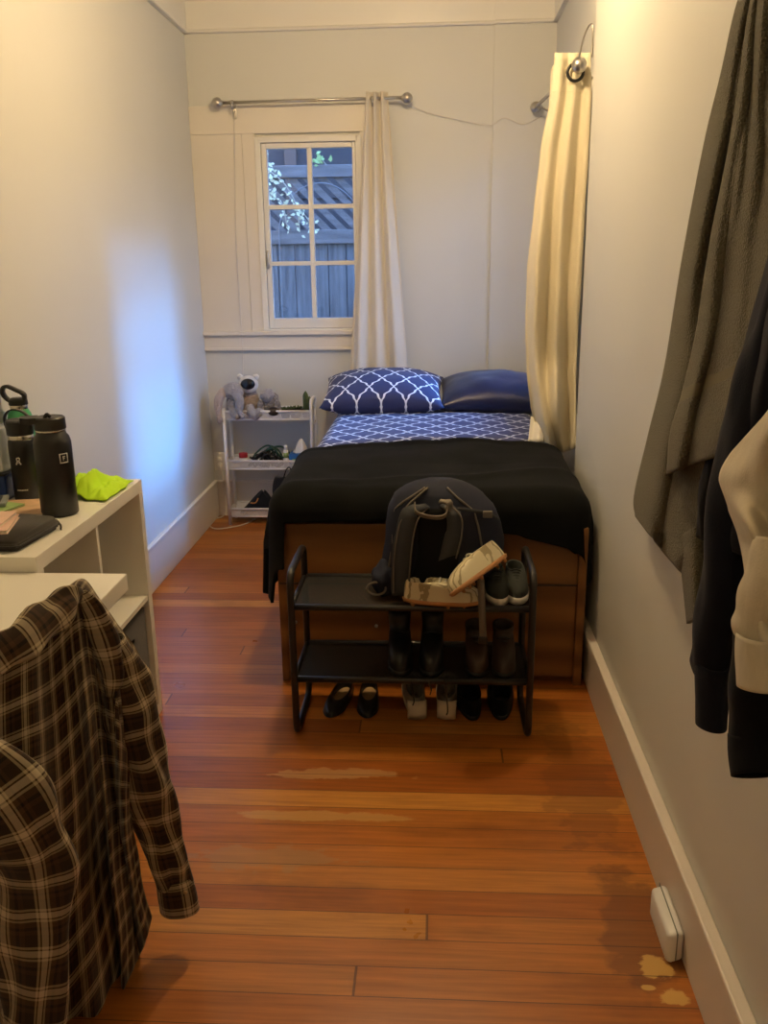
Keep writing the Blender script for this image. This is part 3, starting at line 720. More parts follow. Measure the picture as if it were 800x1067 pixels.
# ------------------------------------------------------------------ shoes
def shoe_mesh(Ln, W, oy0, oy1, ow, hh, hf, sole, toe_h, shaft=0, seg=36):
    def outline(t, k=1, ix=0):
        a = 2*PI*t; x = math.sin(a); y = -math.cos(a)      # y=-1 heel, 1 toe
        w = W/2*(.80+.20*max(-1, min(1, y*1.3+.3)))
        if y > .45: w *= 1-.25*((y-.45)/.55)**2
        X = w*math.copysign(abs(x)**.75, x); Y = Ln/2*(1+math.copysign(abs(y)**.85, y))
        return X*k, Y
    def opening(t):
        a = 2*PI*t; x = math.sin(a); y = -math.cos(a)
        return ow/2*x, (oy0+oy1)/2*Ln+(oy1-oy0)/2*Ln*y, hh+(hf-hh)*(1+y)/2
    up = bmesh.new(); so = bmesh.new(); ins = bmesh.new(); R = []
    K = 8
    for q in range(K+1):
        s = q/K; ring = []
        for k in range(seg):
            t = k/seg; X, Y = outline(t); ox, oy, oz = opening(t)
            b = math.sin(s*PI/2); e = 1-math.cos(s*PI/2)
            yy2 = Y/Ln
            z = sole+(oz-sole)*b if yy2 < oy1 else sole+(oz-sole)*(b**.8)
            ring.append((X+(ox-X)*e, Y+(oy-Y)*(e if yy2 > oy1*.9 else e), z))
        R.append(ring)
    if shaft:
        for k2 in (.5, 1):
            R.append([(opening(k/seg)[0]*1.08, opening(k/seg)[1], opening(k/seg)[2]+shaft*k2) for k in range(seg)])
    last = R[-1]; cx_, cy_ = 0, (oy0+oy1)/2*Ln
    R.append([((x-cx_)*.86, cy_+(y-cy_)*.9, z-.004) for x, y, z in last])
    R.append([((x-cx_)*.84, cy_+(y-cy_)*.88, sole+.006) for x, y, z in last])
    grid(R, True, up)
    ring = [ins.verts.new(((x)*.84, cy_+(y-cy_)*.88, sole+.008)) for x, y, z in last]; ins.faces.new(ring)
    rr = []
    for z, k in ((0, .93), (.003, 1.02), (sole*.9, 1.05), (sole+.001, 1.0)):
        rr.append([((outline(t/seg)[0])*k, Ln/2+(outline(t/seg)[1]-Ln/2)*k, z) for t in range(seg)])
    grid(rr, True, so); so.faces.new([v for v in so.verts][:seg]); so.faces.new([v for v in so.verts][-seg:])
    return up, so, ins
def shoe(name, loc, rz, label, dims, mats, group=None, laces=0, rot=None, cat='shoe', extra=None, lacem=None):
    t = thing(name, loc, label, cat, group, rz, True)
    if rot: t.rotation_euler = rot
    up, so, ins = shoe_mesh(*dims)
    link('upper', up, mats[0], t); link('sole', so, mats[1], t); link('insole', ins, mats[2], t)
    if laces:
        Ln, W, oy0, oy1, ow, hh, hf, sole, toe_h = dims[:9]
        bm = bmesh.new()
        for k in range(laces):
            y = oy1*Ln+.008+k*.017; z = hf-.0-(hf-sole-.02)*(.02+.14*k)+.004; w = ow*.42
            tube(bm, crv([(-w, y, z-.008), (0, y+.004, z+.003), (w, y, z-.008)], 7), .0028, 6)
        link('laces', bm, lacem or M['whitelace'], t)
    if extra: extra(t, dims)
    return t
flat = (.235, .082, .10, .68, .060, .050, .030, .007, .03)
shoe('ballet_flat', (-.312, 2.895, 0), PI-.22, 'left black ballet flat with tan lining on the floor under the rack', flat, (M['blackleather'], M['blackleather'], M['tan']), 'shoes on the floor under the rack')
shoe('ballet_flat', (-.238, 2.900, 0), PI+.02, 'right black ballet flat with tan lining on the floor under the rack', flat, (M['blackleather'], M['blackleather'], M['tan']), 'shoes on the floor under the rack')
snk = (.27, .086, .05, .52, .058, .075, .080, .022, .05)
def heel(t, d):
    bm = bmesh.new(); rows = []
    for z, o in ((.004, .001), (.03, .006), (.055, .004), (.070, -.004)):
        rows.append([(math.sin(a)*.034, .012-math.cos(a)*.018-o, z) for a in [(-1.2+2.4*k/12) for k in range(13)]])
    link('heel_tab', grid(rows), M['heelcream'], t, solid=.003)
shoe('canvas_sneaker', (-.062, 2.665, 0), .10, 'left grey sneaker with cream heel on the floor under the rack', snk, (M['greyshoe'], M['offwhite'], M['greyshoe']), 'shoes on the floor under the rack', extra=heel, laces=4)
shoe('canvas_sneaker', (.038, 2.668, 0), -.03, 'right grey sneaker with cream heel on the floor under the rack', snk, (M['greyshoe'], M['offwhite'], M['greyshoe']), 'shoes on the floor under the rack', extra=heel, laces=4)
slp = (.25, .10, .05, .60, .075, .07, .06, .018, .05)
shoe('black_slipper', (.128, 2.66, 0), .10, 'left of two all-black shoes on the floor at the right end under the rack', slp, (M['blackcloth'], M['dark'], M['dark']), 'shoes on the floor under the rack')
shoe('black_slipper', (.222, 2.665, 0), -.05, 'right of two all-black shoes on the floor at the right end under the rack', slp, (M['blackcloth'], M['dark'], M['dark']), 'shoes on the floor under the rack')
boot = (.25, .088, .05, .42, .070, .095, .10, .022, .05, .075)
bg = 'boots and shoes on the lower shelf'
shoe('ankle_boot', (-.125, 2.81, .207), PI+.05, 'leftmost black ankle boot on the lower rack shelf', boot, (M['blackleather'], M['dark'], M['dark']), bg, laces=4, lacem=M['cable'])
shoe('ankle_boot', (-.008, 2.81, .207), PI-.03, 'second black ankle boot from the left on the lower rack shelf', boot, (M['blackleather'], M['dark'], M['dark']), bg, laces=4, lacem=M['cable'])
boot2 = (.24, .085, .05, .44, .066, .085, .085, .018, .05, .03)
shoe('brown_shoe', (.135, 2.805, .207), PI, 'dark brown shoe on the lower rack shelf, left of its mate', boot2, (M['brown'], M['dark'], M['dark']), bg, laces=3, lacem=M['cable'])
shoe('brown_shoe', (.230, 2.805, .207), PI-.04, 'dark brown shoe nearest the right end of the lower rack shelf', boot2, (M['brown'], M['dark'], M['dark']), bg, laces=3, lacem=M['cable'])
run = (.255, .082, .05, .46, .056, .070, .070, .024, .05)
shoe('running_shoe', (.190, 2.815, .458), PI+.04, 'black knit sneaker with white sole, left of the pair on the top shelf', run, (M['knit'], M['offwhite'], M['dark']), 'shoes on the top shelf', laces=5, lacem=M['cable'])
shoe('running_shoe', (.262, 2.825, .458), PI-.02, 'black knit sneaker with white sole at the right end of the top shelf', run, (M['knit'], M['offwhite'], M['dark']), 'shoes on the top shelf', laces=5, lacem=M['cable'])
clt = (.245, .088, .04, .42, .058, .072, .074, .014, .05)
def studs(t, d):
    for x_, y_ in ((-.025, .03), (.025, .03), (-.026, .14), (.028, .14), (-.02, .19), (.022, .19)): link('stud', L([(.004, -.010), (.007, 0), (.008, .003)], (x_, y_, 0), 8), M['cleatsole'], t)
shoe('soccer_cleat', (-.100, 2.575, .468), -PI/2-.05, 'champagne soccer cleat lying along the front edge of the top shelf', clt, (M['cleat'], M['cleatsole'], M['dark']), 'soccer cleats', laces=5, extra=studs)
c2 = shoe('soccer_cleat', (.222, 2.615, .600), 0, 'champagne soccer cleat leaning toe-down against the backpack', clt, (M['cleat'], M['cleatsole'], M['dark']), 'soccer cleats', laces=5, extra=studs, rot=(math.radians(-20), math.radians(38), math.radians(122)))
# dangling black laces
bm = bmesh.new()
for (u, v0, v1) in ((429, 712, 735), (447, 712, 724), (464, 710, 745)):
    a = PY(u, v0, 2.535); b = PY(u+1, v1, 2.535); tube(bm, crv([a+Vector((0, .02, .012)), a, b+Vector((.004, 0, .02)), b], 12), .0022, 6)
tag(link('loose_laces', bm, M['cable'], loc=(-.05, 2.53, .2)), 'black laces dangling off the front edge of the lower shelf', 'laces')
# ------------------------------------------------------------------ backpack
bp = thing('backpack', (0, 2.69, .467), 'navy and grey backpack standing on the shoe rack', 'backpack')
tab = [(0, -.150, .10, .085), (.14, -.185, .175, .105), (.30, -.175, .215, .11), (.45, -.165, .222, .107), (.60, -.162, .210, .102), (.75, -.155, .190, .094), (.87, -.135, .150, .078), (.95, -.095, .105, .055), (1.0, -.03, .055, .018)]
def ringat(s, k=1.0, yo=0):
    x0, x1, dy = lerpl(tab, s); z = .467+.365*s; c = (x0+x1)/2; h = (x1-x0)/2*k; out = []
    for q in range(40):
        a = 2*PI*q/40; cs, sn = math.cos(a), math.sin(a)
        X = c+h*math.copysign(abs(cs)**.7, cs); Y = 2.71+yo+dy*k*math.copysign(abs(sn)**.8, sn)
        n1 = nz(X*8, z*8, Y*8)*.016+nz(X*20, z*17, 3)*.007+.004*math.sin(z*60+X*30)*(1 if X > .08 else 0)
        out.append(Vector((X, Y+n1, z)))
    return out
rows = [ringat(j/30) for j in range(31)]
bm = grid(rows, True); bm.faces.new([v for v in bm.verts][:40]); bm.faces.new([v for v in bm.verts][-40:])
body = link('body', bm, M['packnavy'], bp)
def front(s, f, off=.008):
    x0, x1, dy = lerpl(tab, s); z = .467+.365*s; X = x0+(x1-x0)*f; h = (x1-x0)/2; c = (x0+x1)/2; r = min(1, abs(X-c)/h)
    return Vector((X, 2.71-dy*max(0, 1-r**2.6)**.45-off, z))
# dark mesh back panel between the straps
rows = [[front(s, f, .006) for f in [.28+.34*k/10 for k in range(11)]] for s in [.06+.74*j/16 for j in range(17)]]
link('back_panel', grid(rows), M['packblack'], bp, solid=.006)
# piping arcs
for f0, side in ((.07, -1), (.16, -1), (.80, 1)):
    pts = []
    for j in range(15):
        s = .08+.88*j/14; pts.append(front(s, f0+(.5-f0)*max(0, (s-.80)/.2)*.6, .004))
    link('piping', T(crv(pts, 40), .0035, 8), M['webbing'], bp)
# shoulder straps
bm = bmesh.new(); ribbon(bm, [PY(445, 528, 2.63), PY(428, 534, 2.60), PY(421, 560, 2.585), PY(418, 590, 2.585), PY(417, 620, 2.59)], (1, .1, 0), [.035, .055, .062, .060, .052], .014, 24)
st1 = link('shoulder_strap', bm, M['packgrey'], bp)
for du in (-8, 9):
    link('strap_edging', T(crv([PY(440+du*.7, 529, 2.615), PY(427+du, 540, 2.588), PY(421+du, 562, 2.572), PY(418+du, 590, 2.572), PY(417+du*.9, 618, 2.578)], 24), .0024, 6), M['webbing'], st1)
bm = bmesh.new(); ribbon(bm, [PY(462, 526, 2.63), PY(472, 535, 2.60), PY(473, 556, 2.59), PY(467, 580, 2.60), PY(461, 604, 2.615)], (1, .1, 0), [.030, .045, .055, .058, .052], .014, 24)
st2 = link('shoulder_strap', bm, M['packgrey'], bp)
link('strap_edging', T(crv([PY(468, 526, 2.615), PY(480, 538, 2.588), PY(481, 556, 2.578), PY(475, 582, 2.59)], 24), .0024, 6), M['webbing'], st2)
bm = bmesh.new(); ribbon(bm, [PY(432, 524, 2.60), PY(434, 534, 2.575), PY(450, 539, 2.570), PY(464, 537, 2.575), PY(466, 523, 2.60)], (0, -.6, 1), .014, .005, 24)
link('haul_loop', bm, M['webbing'], bp)
bm = bmesh.new(); ribbon(bm, [PY(458, 522, 2.60), PY(468, 524, 2.59), PY(466, 532, 2.585)], (1, 0, 0), .022, .006, 10); link('strap_tab', bm, M['webbing'], bp)
bm = bmesh.new(); box(bm, PY(503, 540, 2.60), PY(503, 540, 2.60)+Vector((.030, .012, .022)), .003); link('buckle', bm, M['webbing'], bp)
link('compression_strap', ribbon(bmesh.new(), [front(.80, .62), front(.78, .80), front(.74, .92), front(.66, .99, .01)], (0, 0, 1), .012, .004, 14), M['packgrey'], bp)
# side pocket with folded mesh
bm = bmesh.new(); ell(bm, (-.160, 2.665, .515), (.046, .060, .058), 28, 20, fn=lambda p: p*(1+.30*nz(p.x*40, p.y*40, p.z*40)))
link('side_pocket', bm, M['packnavy'], bp)
bm = bmesh.new(); tube(bm, [(-.190+.030*math.cos(a), 2.615+.004*math.sin(a), .494+.020*math.sin(a)) for a in [2*PI*k/20 for k in range(20)]], .004, 8, True)
link('pocket_binding', bm, M['webbing'], bp)
bm = bmesh.new(); ribbon(bm, [PY(497, 596, 2.555), PY(500, 600, 2.535), PY(502, 630, 2.520), PY(503, 660, 2.527), PY(504, 667, 2.53)], (1, 0, 0), .022, .003, 20)
link('hanging_strap', bm, M['webbing'], bp)
bm = bmesh.new(); p = PY(503, 667, 2.528); box(bm, p-Vector((.014, .006, .012)), p+Vector((.014, .006, .012)), .004); link('strap_slider', bm, M['lid'], bp)
# ------------------------------------------------------------------ white mesh cart and its contents
K0, K1, KY0, KY1 = -1.225, -.715, 4.935, 5.095
cart = thing('utility_cart', (-.97, 5.01, 0), 'white three-tier metal mesh cart in the far left corner', 'cart')
for yy_ in (KY0, KY1):
    link('left_leg', T([(K0, yy_, 0), (K0, yy_, .70)], .010, 10), M['whitemetal'], cart)
link('handle_frame', T([(K1, KY0, 0), (K1, KY0, .66)]+[(K1, KY0+.035-.035*math.cos(a), .71+.035*math.sin(a)) for a in [PI/2*k/6 for k in range(7)]]+[(K1, KY1-.035+.035*math.sin(a), .71+.035*math.cos(a)) for a in [PI/2*k/6 for k in range(7)]]+[(K1, KY1, .66), (K1, KY1, 0)], .010, 10), M['whitemetal'], cart)
link('handle_bar', T([(K1, KY0, .60), (K1, KY1, .60)], .006, 8), M['whitemetal'], cart)
for z in (.055, .345, .638):
    bm = bmesh.new()
    for zz_, rr in ((z+.045, .006), (z-.005, .005)):
        ins_ = .0 if zz_ > z else .012
        tube(bm, [(K0+ins_, KY0+ins_, zz_), (K1-ins_, KY0+ins_, zz_), (K1-ins_, KY1-ins_, zz_), (K0+ins_, KY1-ins_, zz_)], rr, 8, True)
    tr = link('tray_rim', bm, M['whitemetal'], cart)
    bm = bmesh.new(); box(bm, (K0+.012, KY0+.012, z-.005), (K1-.012, KY1-.012, z-.002))
    for a, b in (((K0, KY0), (K1, KY0)), ((K1, KY0), (K1, KY1)), ((K1, KY1), (K0, KY1)), ((K0, KY1), (K0, KY0))):
        f = lambda p, i: ((p[0]+(i if p[0] == K0 else -i)), (p[1]+(i if p[1] == KY0 else -i)))
        a2, b2 = f(a, .012), f(b, .012)
        bm.faces.new([bm.verts.new((*a2, z-.005)), bm.verts.new((*b2, z-.005)), bm.verts.new((*b, z+.045)), bm.verts.new((*a, z+.045))])
    link('mesh_tray', bm, M['wmesh'], tr, smooth=False)
ZT, ZM, ZB = .635, .342, .052
# plush toys
def upl(n_, b_, m_, p_): bmesh.ops.translate(b_, verts=b_.verts, vec=(0, 0, .053)); return link(n_, b_, m_, p_)
def fur(p, k=30, a=.10): return p*(1+a*nz(p.x*k, p.y*k, p.z*k))
pl = thing('plush_bunny', (-1.16, 5.0, ZT), 'grey long-armed plush toy slumped at the left end of the cart top', 'plush toy', 'plush toys on the cart')
bm = bmesh.new(); ell(bm, (-1.165, 4.995, .66), (.055, .05, .085), fn=fur); upl('body', bm, M['plush'], pl)
bm = bmesh.new(); ell(bm, (-1.165, 4.965, .745), (.062, .05, .050), fn=fur); upl('head', bm, M['plush'], pl)
for s, dx in ((-1, 0), (1, .115)):
    bm = bmesh.new(); pts = crv([(-1.215+dx*.35, 4.955, .755), (-1.245+dx, 4.93, .70), (-1.250+dx*1.1, 4.915, .63), (-1.238+dx*1.2, 4.912, .60-.03*(s < 0))], 14); tube(bm, pts, [.016+.011*math.sin(PI*min(1, k/11+.15)) for k in range(14)], 12); upl('ear', bm, M['plushpink'] if s < 0 else M['plush'], pl)
for dx in (0, .10): bm = bmesh.new(); tube(bm, crv([(-1.18+dx, 4.97, .65), (-1.16+dx, 4.94, .62), (-1.13+dx*1.1, 4.925, .600)], 10), [.028]*9+[.018], 12); upl('leg', bm, M['plush'], pl)
pb = thing('plush_bear', (-1.09, 5.03, ZT), 'white plush bear with a glossy black face mask, highest on the cart', 'plush toy', 'plush toys on the cart')
bm = bmesh.new(); ell(bm, (-1.085, 5.04, .66), (.055, .045, .085), fn=fur); upl('body', bm, M['plushpink'], pb)
bm = bmesh.new(); ell(bm, (-1.085, 5.005, .775), (.058, .05, .052)); upl('head', bm, M['plushwhite'], pb)
for dx in (-.048, .045): bm = bmesh.new(); ell(bm, (-1.085+dx, 5.01, .818), (.018, .012, .018)); upl('ear', bm, M['plushwhite'], pb)
bm = bmesh.new(); ell(bm, (-1.080, 4.968, .782), (.042, .026, .032)); upl('face_mask', bm, M['gloss'], pb)
pk = thing('plush_dog', (-.97, 5.0, ZT), 'shaggy grey-brown plush toy sitting in the middle of the cart top', 'plush toy', 'plush toys on the cart')
bm = bmesh.new(); ell(bm, (-.965, 5.02, .66), (.055, .045, .075), fn=lambda p: fur(p, 45, .22)); upl('body', bm, M['plushbrown'], pk)
bm = bmesh.new(); ell(bm, (-.975, 4.99, .715), (.042, .04, .038), fn=lambda p: fur(p, 45, .22)); upl('head', bm, M['plush'], pk)
for dx in (-.045, .055): bm = bmesh.new(); ell(bm, (-.97+dx, 4.975, .645), (.020, .025, .045), fn=lambda p: fur(p, 45, .2)); upl('arm', bm, M['plushbrown'], pk)
bm = bmesh.new(); ell(bm, (-.935, 4.955, .625), (.038, .03, .026)); upl('foot', bm, M['brown'], pk)
bm = bmesh.new(); ell(bm, (-1.02, 4.955, .622), (.030, .03, .026)); upl('foot', bm, M['plush'], pk)
# potted plants
def pot(x, y, r, h): return L([(r*.75, 0), (r, h*.8), (r*1.08, h*.82), (r*1.08, h), (r*.9, h), (r*.85, h*.85)], (x, y, ZT), 20)
g = 'small pots on the cart top'
for nm, x_, r_, hh_, lab in (('potted_succulent', -.875, .030, .045, 'low dark pot with a tiny plant next to the plush toy'), ('potted_succulent', -.815, .036, .050, 'small round succulent in a dark pot left of the tall cactus'), ('potted_cactus', -.748, .032, .052, 'tall finger cactus in a dark pot at the right end of the cart')):
    t = thing(nm, (x_, 5.0, ZT), lab, 'plant', g); link('pot', pot(x_, 5.0, r_, hh_), M['pot'], t)
    bm = bmesh.new()
    if nm == 'potted_cactus':
        for dx, h2, rr in ((-.006, .115, .015), (.016, .085, .012)):
            rows = []
            for j in range(13):
                s = j/12; rad = rr*(math.sin(min(1, (1-s)*3.5)*PI/2)*.9+.1)
                rows.append([(x_+dx+rad*(1+.14*math.cos(8*a))*math.cos(a), 5.0+rad*(1+.14*math.cos(8*a))*math.sin(a), ZT+.04+h2*s) for a in [2*PI*k/32 for k in range(32)]])
            grid(rows, True, bm); bm.faces.new([v for v in bm.verts][-32:])
        link('cactus_stem', bm, M['cactus'], t)
    else:
        for k in range(14):
            a = k*2.4; q = .004+.0018*k; c = Vector((x_+q*math.cos(a), 5.0+q*math.sin(a), ZT+hh_+.006)); ell(bm, c+Vector((math.cos(a)*.008, math.sin(a)*.008, .004)), (.011, .006, .005), 8, 6, Matrix.Rotation(a, 3, 'Z') @ Matrix.Rotation(-.5, 3, 'Y'))
        link('rosette', bm, M['cactus'], t)
# middle tier
t = thing('jar', (-1.135, 4.985, ZM), 'small white jar with a red lid on the middle cart tier', 'jar')
link('body', L([(.022, 0), (.025, .01), (.025, .055), (.020, .060)], (-1.135, 4.985, ZM), 20), M['whitemetal'], t); link('lid', L([(.025, 0), (.026, .003), (.026, .024), (.024, .027)], (-1.135, 4.985, ZM+.060), 20), M['red'], t)
def tangle(c, sx, sz, n, r, m, name, label, loops=9, seed=1):
    rnd = random.Random(seed); pts = []
    for k in range(n):
        a = k*.62; q = .55+.45*math.sin(k*.37); pts.append((c[0]+sx*q*math.cos(a)+rnd.uniform(-.01, .01), c[1]+.045*q*math.sin(a), c[2]+r+sz*(.5+.5*math.sin(k*1.31+seed))*(1-.5*abs(math.cos(a)))))
    return tag(link(name, T(crv(pts, n*5), r, 6), m, loc=c), label, 'cable')
tangle((-1.0, 5.0, ZM), .100, .10, 90, .0060, M['cable'], 'coiled_cable', 'tangle of black cables piled on the middle cart tier', seed=1)
tangle((-.97, 5.02, ZM+.045), .11, .075, 26, .0060, M['cablegreen'], 'coiled_cable', 'dark green cable looped on top of the black tangle', seed=4)
t = thing('spray_tube', (-.878, 4.97, ZM), 'slim white tube with a green band beside the tissue box', 'tube')
link('body', L([(.013, 0), (.014, .003), (.014, .105), (.009, .110)], (-.878, 4.97, ZM), 16), M['whitemetal'], t); link('band', L([(.0145, .0), (.0145, .03)], (-.878, 4.97, ZM+.062), 16), M['leaf'], t); link('cap', L([(.010, 0), (.011, .022), (.008, .026)], (-.878, 4.97, ZM+.109), 16), M['whitemetal'], t)
t = thing('tissue_box', (-.80, 5.0, ZM), 'blue tissue box with a tissue sticking out on the middle tier', 'tissue box')
link('carton', B((-.858, 4.955, ZM), (-.742, 5.06, ZM+.085), .002), M['tissueblue'], t, smooth=False)
bm = bmesh.new()
for dx, dz in ((-.035, .02), (-.03, .05), (-.018, .035), (.02, .03)): box(bm, (-.80+dx-.010, 4.9535, ZM+dz-.006), (-.80+dx+.010, 4.9545, ZM+dz+.006))
link('leaf_print', bm, M['leafprint'], t, smooth=False)
bm = bmesh.new(); ell(bm, (-.775, 4.954, ZM+.04), (.016, .001, .012)); link('white_print', bm, M['whitemetal'], t)
rows = []
for j in range(14):
    s = j/13; w = .040*(1-s)**.7+.003
    rows.append([(-.80+.010*s+w*math.cos(a)*(1+.2*math.sin(3*a+s*4)), 5.005+w*.5*math.sin(a)*(1+.3*math.sin(5*a)), ZM+.083+.085*s) for a in [2*PI*k/24 for k in range(24)]])
link('tissue', grid(rows, True), M['tissue'], t)
# bottom tier
t = thing('folded_shirt', (-1.06, 5.0, ZB), 'black folded shirt with an orange print on the bottom cart tier', 'clothing')
rows = []
for j in range(15):
    s = j/14; w = .115*(1-s)**.8+.010
    rows.append([(-1.055+.02*s+w*math.cos(a)*(1+.06*nz(a*2, s*3)), 5.01+.055*(1-s*.6)*math.sin(a), ZB+.002+.135*s*(1+.06*math.sin(a*3))) for a in [2*PI*k/28 for k in range(28)]])
bm = grid(rows, True); bm.faces.new([v for v in bm.verts][-28:]); bm.faces.new([v for v in bm.verts][:28]); link('cloth', bm, M['blacktee'], t)
bm = bmesh.new(); ribbon(bm, [(-1.105, 4.962, ZB+.078), (-1.085, 4.965, ZB+.075), (-1.07, 4.970, ZB+.080), (-1.058, 4.972, ZB+.105)], (0, -.3, 1), .008, .002, 12); link('print', bm, M['print'], t)
t = thing('hanging_bag', (-.85, 4.90, .30), 'black bag with a white emblem hanging between the cart and the bed', 'bag')
rows = []
for j in range(17):
    s = j/16; w = .075*math.sin(PI*(.18+.70*s))**.6+.02
    rows.append([(-.865+.01*s+w*math.cos(a), 4.895+.025*math.sin(a)*(.6+.4*math.sin(s*PI)), .305-.215*s+.006*math.sin(a*3)) for a in [2*PI*k/28 for k in range(28)]])
bm = grid(rows, True); bm.faces.new([v for v in bm.verts][-28:]); bm.faces.new([v for v in bm.verts][:28]); link('pouch', bm, M['blacktee'], t)
bm = bmesh.new(); ell(bm, (-.885, 4.868, .235), (.011, .002, .012)); link('emblem', bm, M['whitemetal'], t)
link('handle', T(crv([(-.885, 4.895, .300), (-.87, 4.92, .345), (-.85, 4.925, .352), (-.835, 4.90, .30)], 14), .004, 6), M['blacktee'], t)
tag(link('earphone_cable', T(crv([(-.825, 4.905, .16), (-.87, 4.895, .14), (-.90, 4.89, .115), (-.885, 4.895, .095), (-.86, 4.89, .105)], 20), .006, 6), M['plush'], loc=(-.86, 4.9, .1)), 'short grey cord curled over the bottom tier rim beside the bed', 'cord')
cp = [PZ(266, 541, .004), PZ(255, 546, .004), PZ(243, 549, .004), PZ(225, 551, .004), PZ(217, 546, .004), PZ(222, 541, .006), PZ(232, 538, .012), Vector((-1.29, 5.10, .05)), Vector((-1.30, 5.12, .24)), Vector((-1.318, 5.138, .318))]
tag(link('floor_cable', T(crv(cp, 60), .0038, 6), M['wire'], loc=(-1.25, 4.95, 0)), 'thin white cable looping on the floor below the outlet beside the cart', 'cable')
# ------------------------------------------------------------------ cube shelf, desk
SX0, SX1, SY0, SY1, SH, ST = XL+.024, -.955, 1.925, 2.705, .832, .040
cs = thing('cube_shelf', (SX0, (SY0+SY1)/2, 0), 'white cube shelf unit standing against the left wall', 'shelf')
link('top_panel', B((SX0, SY0, SH-ST), (SX1, SY1, SH), .002), M['white'], cs, smooth=False)
link('bottom_panel', B((SX0, SY0, 0), (SX1, SY1, ST), .002), M['white'], cs, smooth=False)
link('end_panel', B((SX0, SY1-.034, ST), (SX1, SY1, SH-ST), .001), M['white'], cs, smooth=False)
link('end_panel', B((SX0, SY0, ST), (SX1, SY0+.034, SH-ST), .001), M['white'], cs, smooth=False)
ymid = (SY0+SY1)/2
link('divider', B((SX0, ymid-.008, ST), (SX1-.004, ymid+.008, SH-ST)), M['white'], cs, smooth=False)
for a, b in ((SY0+.034, ymid-.008), (ymid+.008, SY1-.034)): link('shelf_board', B((SX0, a, .425), (SX1-.004, b, .441)), M['white'], cs, smooth=False)
bm = bmesh.new(); lathe(bm, [(.004, 0), (.0045, .002), (.002, .002), (.001, .0008)], (0, 0, 0), 12)
for v in bm.verts: v.co = Vector((v.co.x-1.062, SY0-v.co.z, v.co.y+.813))
link('screw_cap', bm, M['chrome'], cs)
bn = thing('storage_bin', (SX1-.02, 2.5, .04), 'charcoal fabric bin with a cut-out grip in the lower far cube', 'bin')
bz1 = .405
bm = bmesh.new(); ya, yb2 = ymid+.016, SY1-.042
box(bm, (SX0+.02, ya, .042), (SX1-.016, yb2, .046)); box(bm, (SX0+.02, ya, .046), (SX0+.024, yb2, bz1)); box(bm, (SX0+.024, ya, .046), (SX1-.02, ya+.004, bz1)); box(bm, (SX0+.024, yb2-.004, .046), (SX1-.02, yb2, bz1))
# front with a lens-shaped opening
yc = (ya+yb2)/2; hw, hh2, hz2 = .060, .022, .335
ring = [(yc+hw*math.cos(a), hz2+hh2*math.sin(a)*(1 if math.sin(a) < 0 else .35)) for a in [2*PI*k/32 for k in range(32)]]
def sq(a):
    c, s = math.cos(a), math.sin(a); k = 1/max(abs(c), abs(s)); return c*k, s*k
outr = []
for k in range(32):
    c, s = sq(2*PI*k/32); outr.append((yc+c*(yb2-ya)/2, (hz2+s*(bz1-hz2)) if s > 0 else (hz2+s*(hz2-.046))))
for xx, fl in ((SX1-.020, 0), (SX1-.016, 1)):
    A = [bm.verts.new((xx, *p)) for p in ring]; D = [bm.verts.new((xx, *p)) for p in outr]
    for k in range(32): bm.faces.new((A[k], A[(k+1) % 32], D[(k+1) % 32], D[k]))
link('fabric_body', bm, M['binf'], bn, smooth=False)
t = tag(link('black_charger', B((-1.20, 2.58, .441), (-1.12, 2.64, .475), .008), M['dark'], loc=(-1.16, 2.61, .441)), 'small black charger block at the back of the upper far cube', 'charger')
# move it where the photo shows a dark spot beside the divider
p = PX(107, 585, -1.08); t.location = (-1.08, min(p.y, 2.6), .441)
DX1, DY1, DZ = -.735, SY0-.002, .794
dk = thing('desk', (-1.0, 1.69, 0), 'cream-white desk top butted against the cube shelf', 'desk')
link('desktop', B((XL+.03, 1.46, DZ-.042), (DX1, DY1, DZ), .003), M['white'], dk, smooth=False)
for xx in (XL+.06, -.84): link('leg', B((xx, 1.50, 0), (xx+.05, 1.55, DZ-.042), .003), M['white'], dk, smooth=False)
link('leg', B((XL+.06, DY1-.10, 0), (XL+.11, DY1-.05, DZ-.042), .003), M['white'], dk, smooth=False)
rows = []
for j in range(12):
    s = j/11; rows.append([(-.915+.05*math.cos(a)*(1-.3*s)+.004*nz(a*3, s*6), 2.02+.04*math.sin(a)*(1+.2*math.sin(3*a+s*5)), .4415+.075*s) for a in [2*PI*k/20 for k in range(20)]])
# ------------------------------------------------------------------ things on the cube shelf
ZS = SH+.0005
def bottle(name, c, prof, m, label): 
    t = thing(name, c, label, 'water bottle', 'water bottles on the shelf'); link('body', L(prof, c, 40), m, t); return t
bc = PZ(63, 536, ZS); c = (bc.x-.004, bc.y+.01, ZS)
b1 = bottle('water_bottle', c, [(.044, 0), (.050, .004), (.0505, .19), (.050, .205), (.046, .220), (.040, .228), (.038, .236)], M['btl'], 'large matt black water bottle with a small square emblem, nearest the shelf edge')
link('steel_ring', L([(.0385, 0), (.0395, .001), (.0395, .005), (.0385, .006)], (c[0], c[1], ZS+.235), 40), M['steel'], b1)
bm = L([(.041, 0), (.042, .003), (.041, .030), (.037, .034)], (c[0], c[1], ZS+.241), 40)
ribbon(bm, [(c[0]-.03, c[1]-.01, ZS+.268), (c[0]-.055, c[1]-.018, ZS+.268), (c[0]-.072, c[1]-.022, ZS+.270)], (.3, -1, 0), [.055, .045, .02], .016, 8)
lidp = link('lid', bm, M['lid'], b1, angle=.7)
bm = bmesh.new(); tube(bm, crv([(c[0]-.005, c[1]-.02, ZS+.272), (c[0]+.004, c[1]-.02, ZS+.284), (c[0]+.012, c[1]-.018, ZS+.276)], 8), .005, 8); link('mouthpiece', bm, M['lid'], lidp)
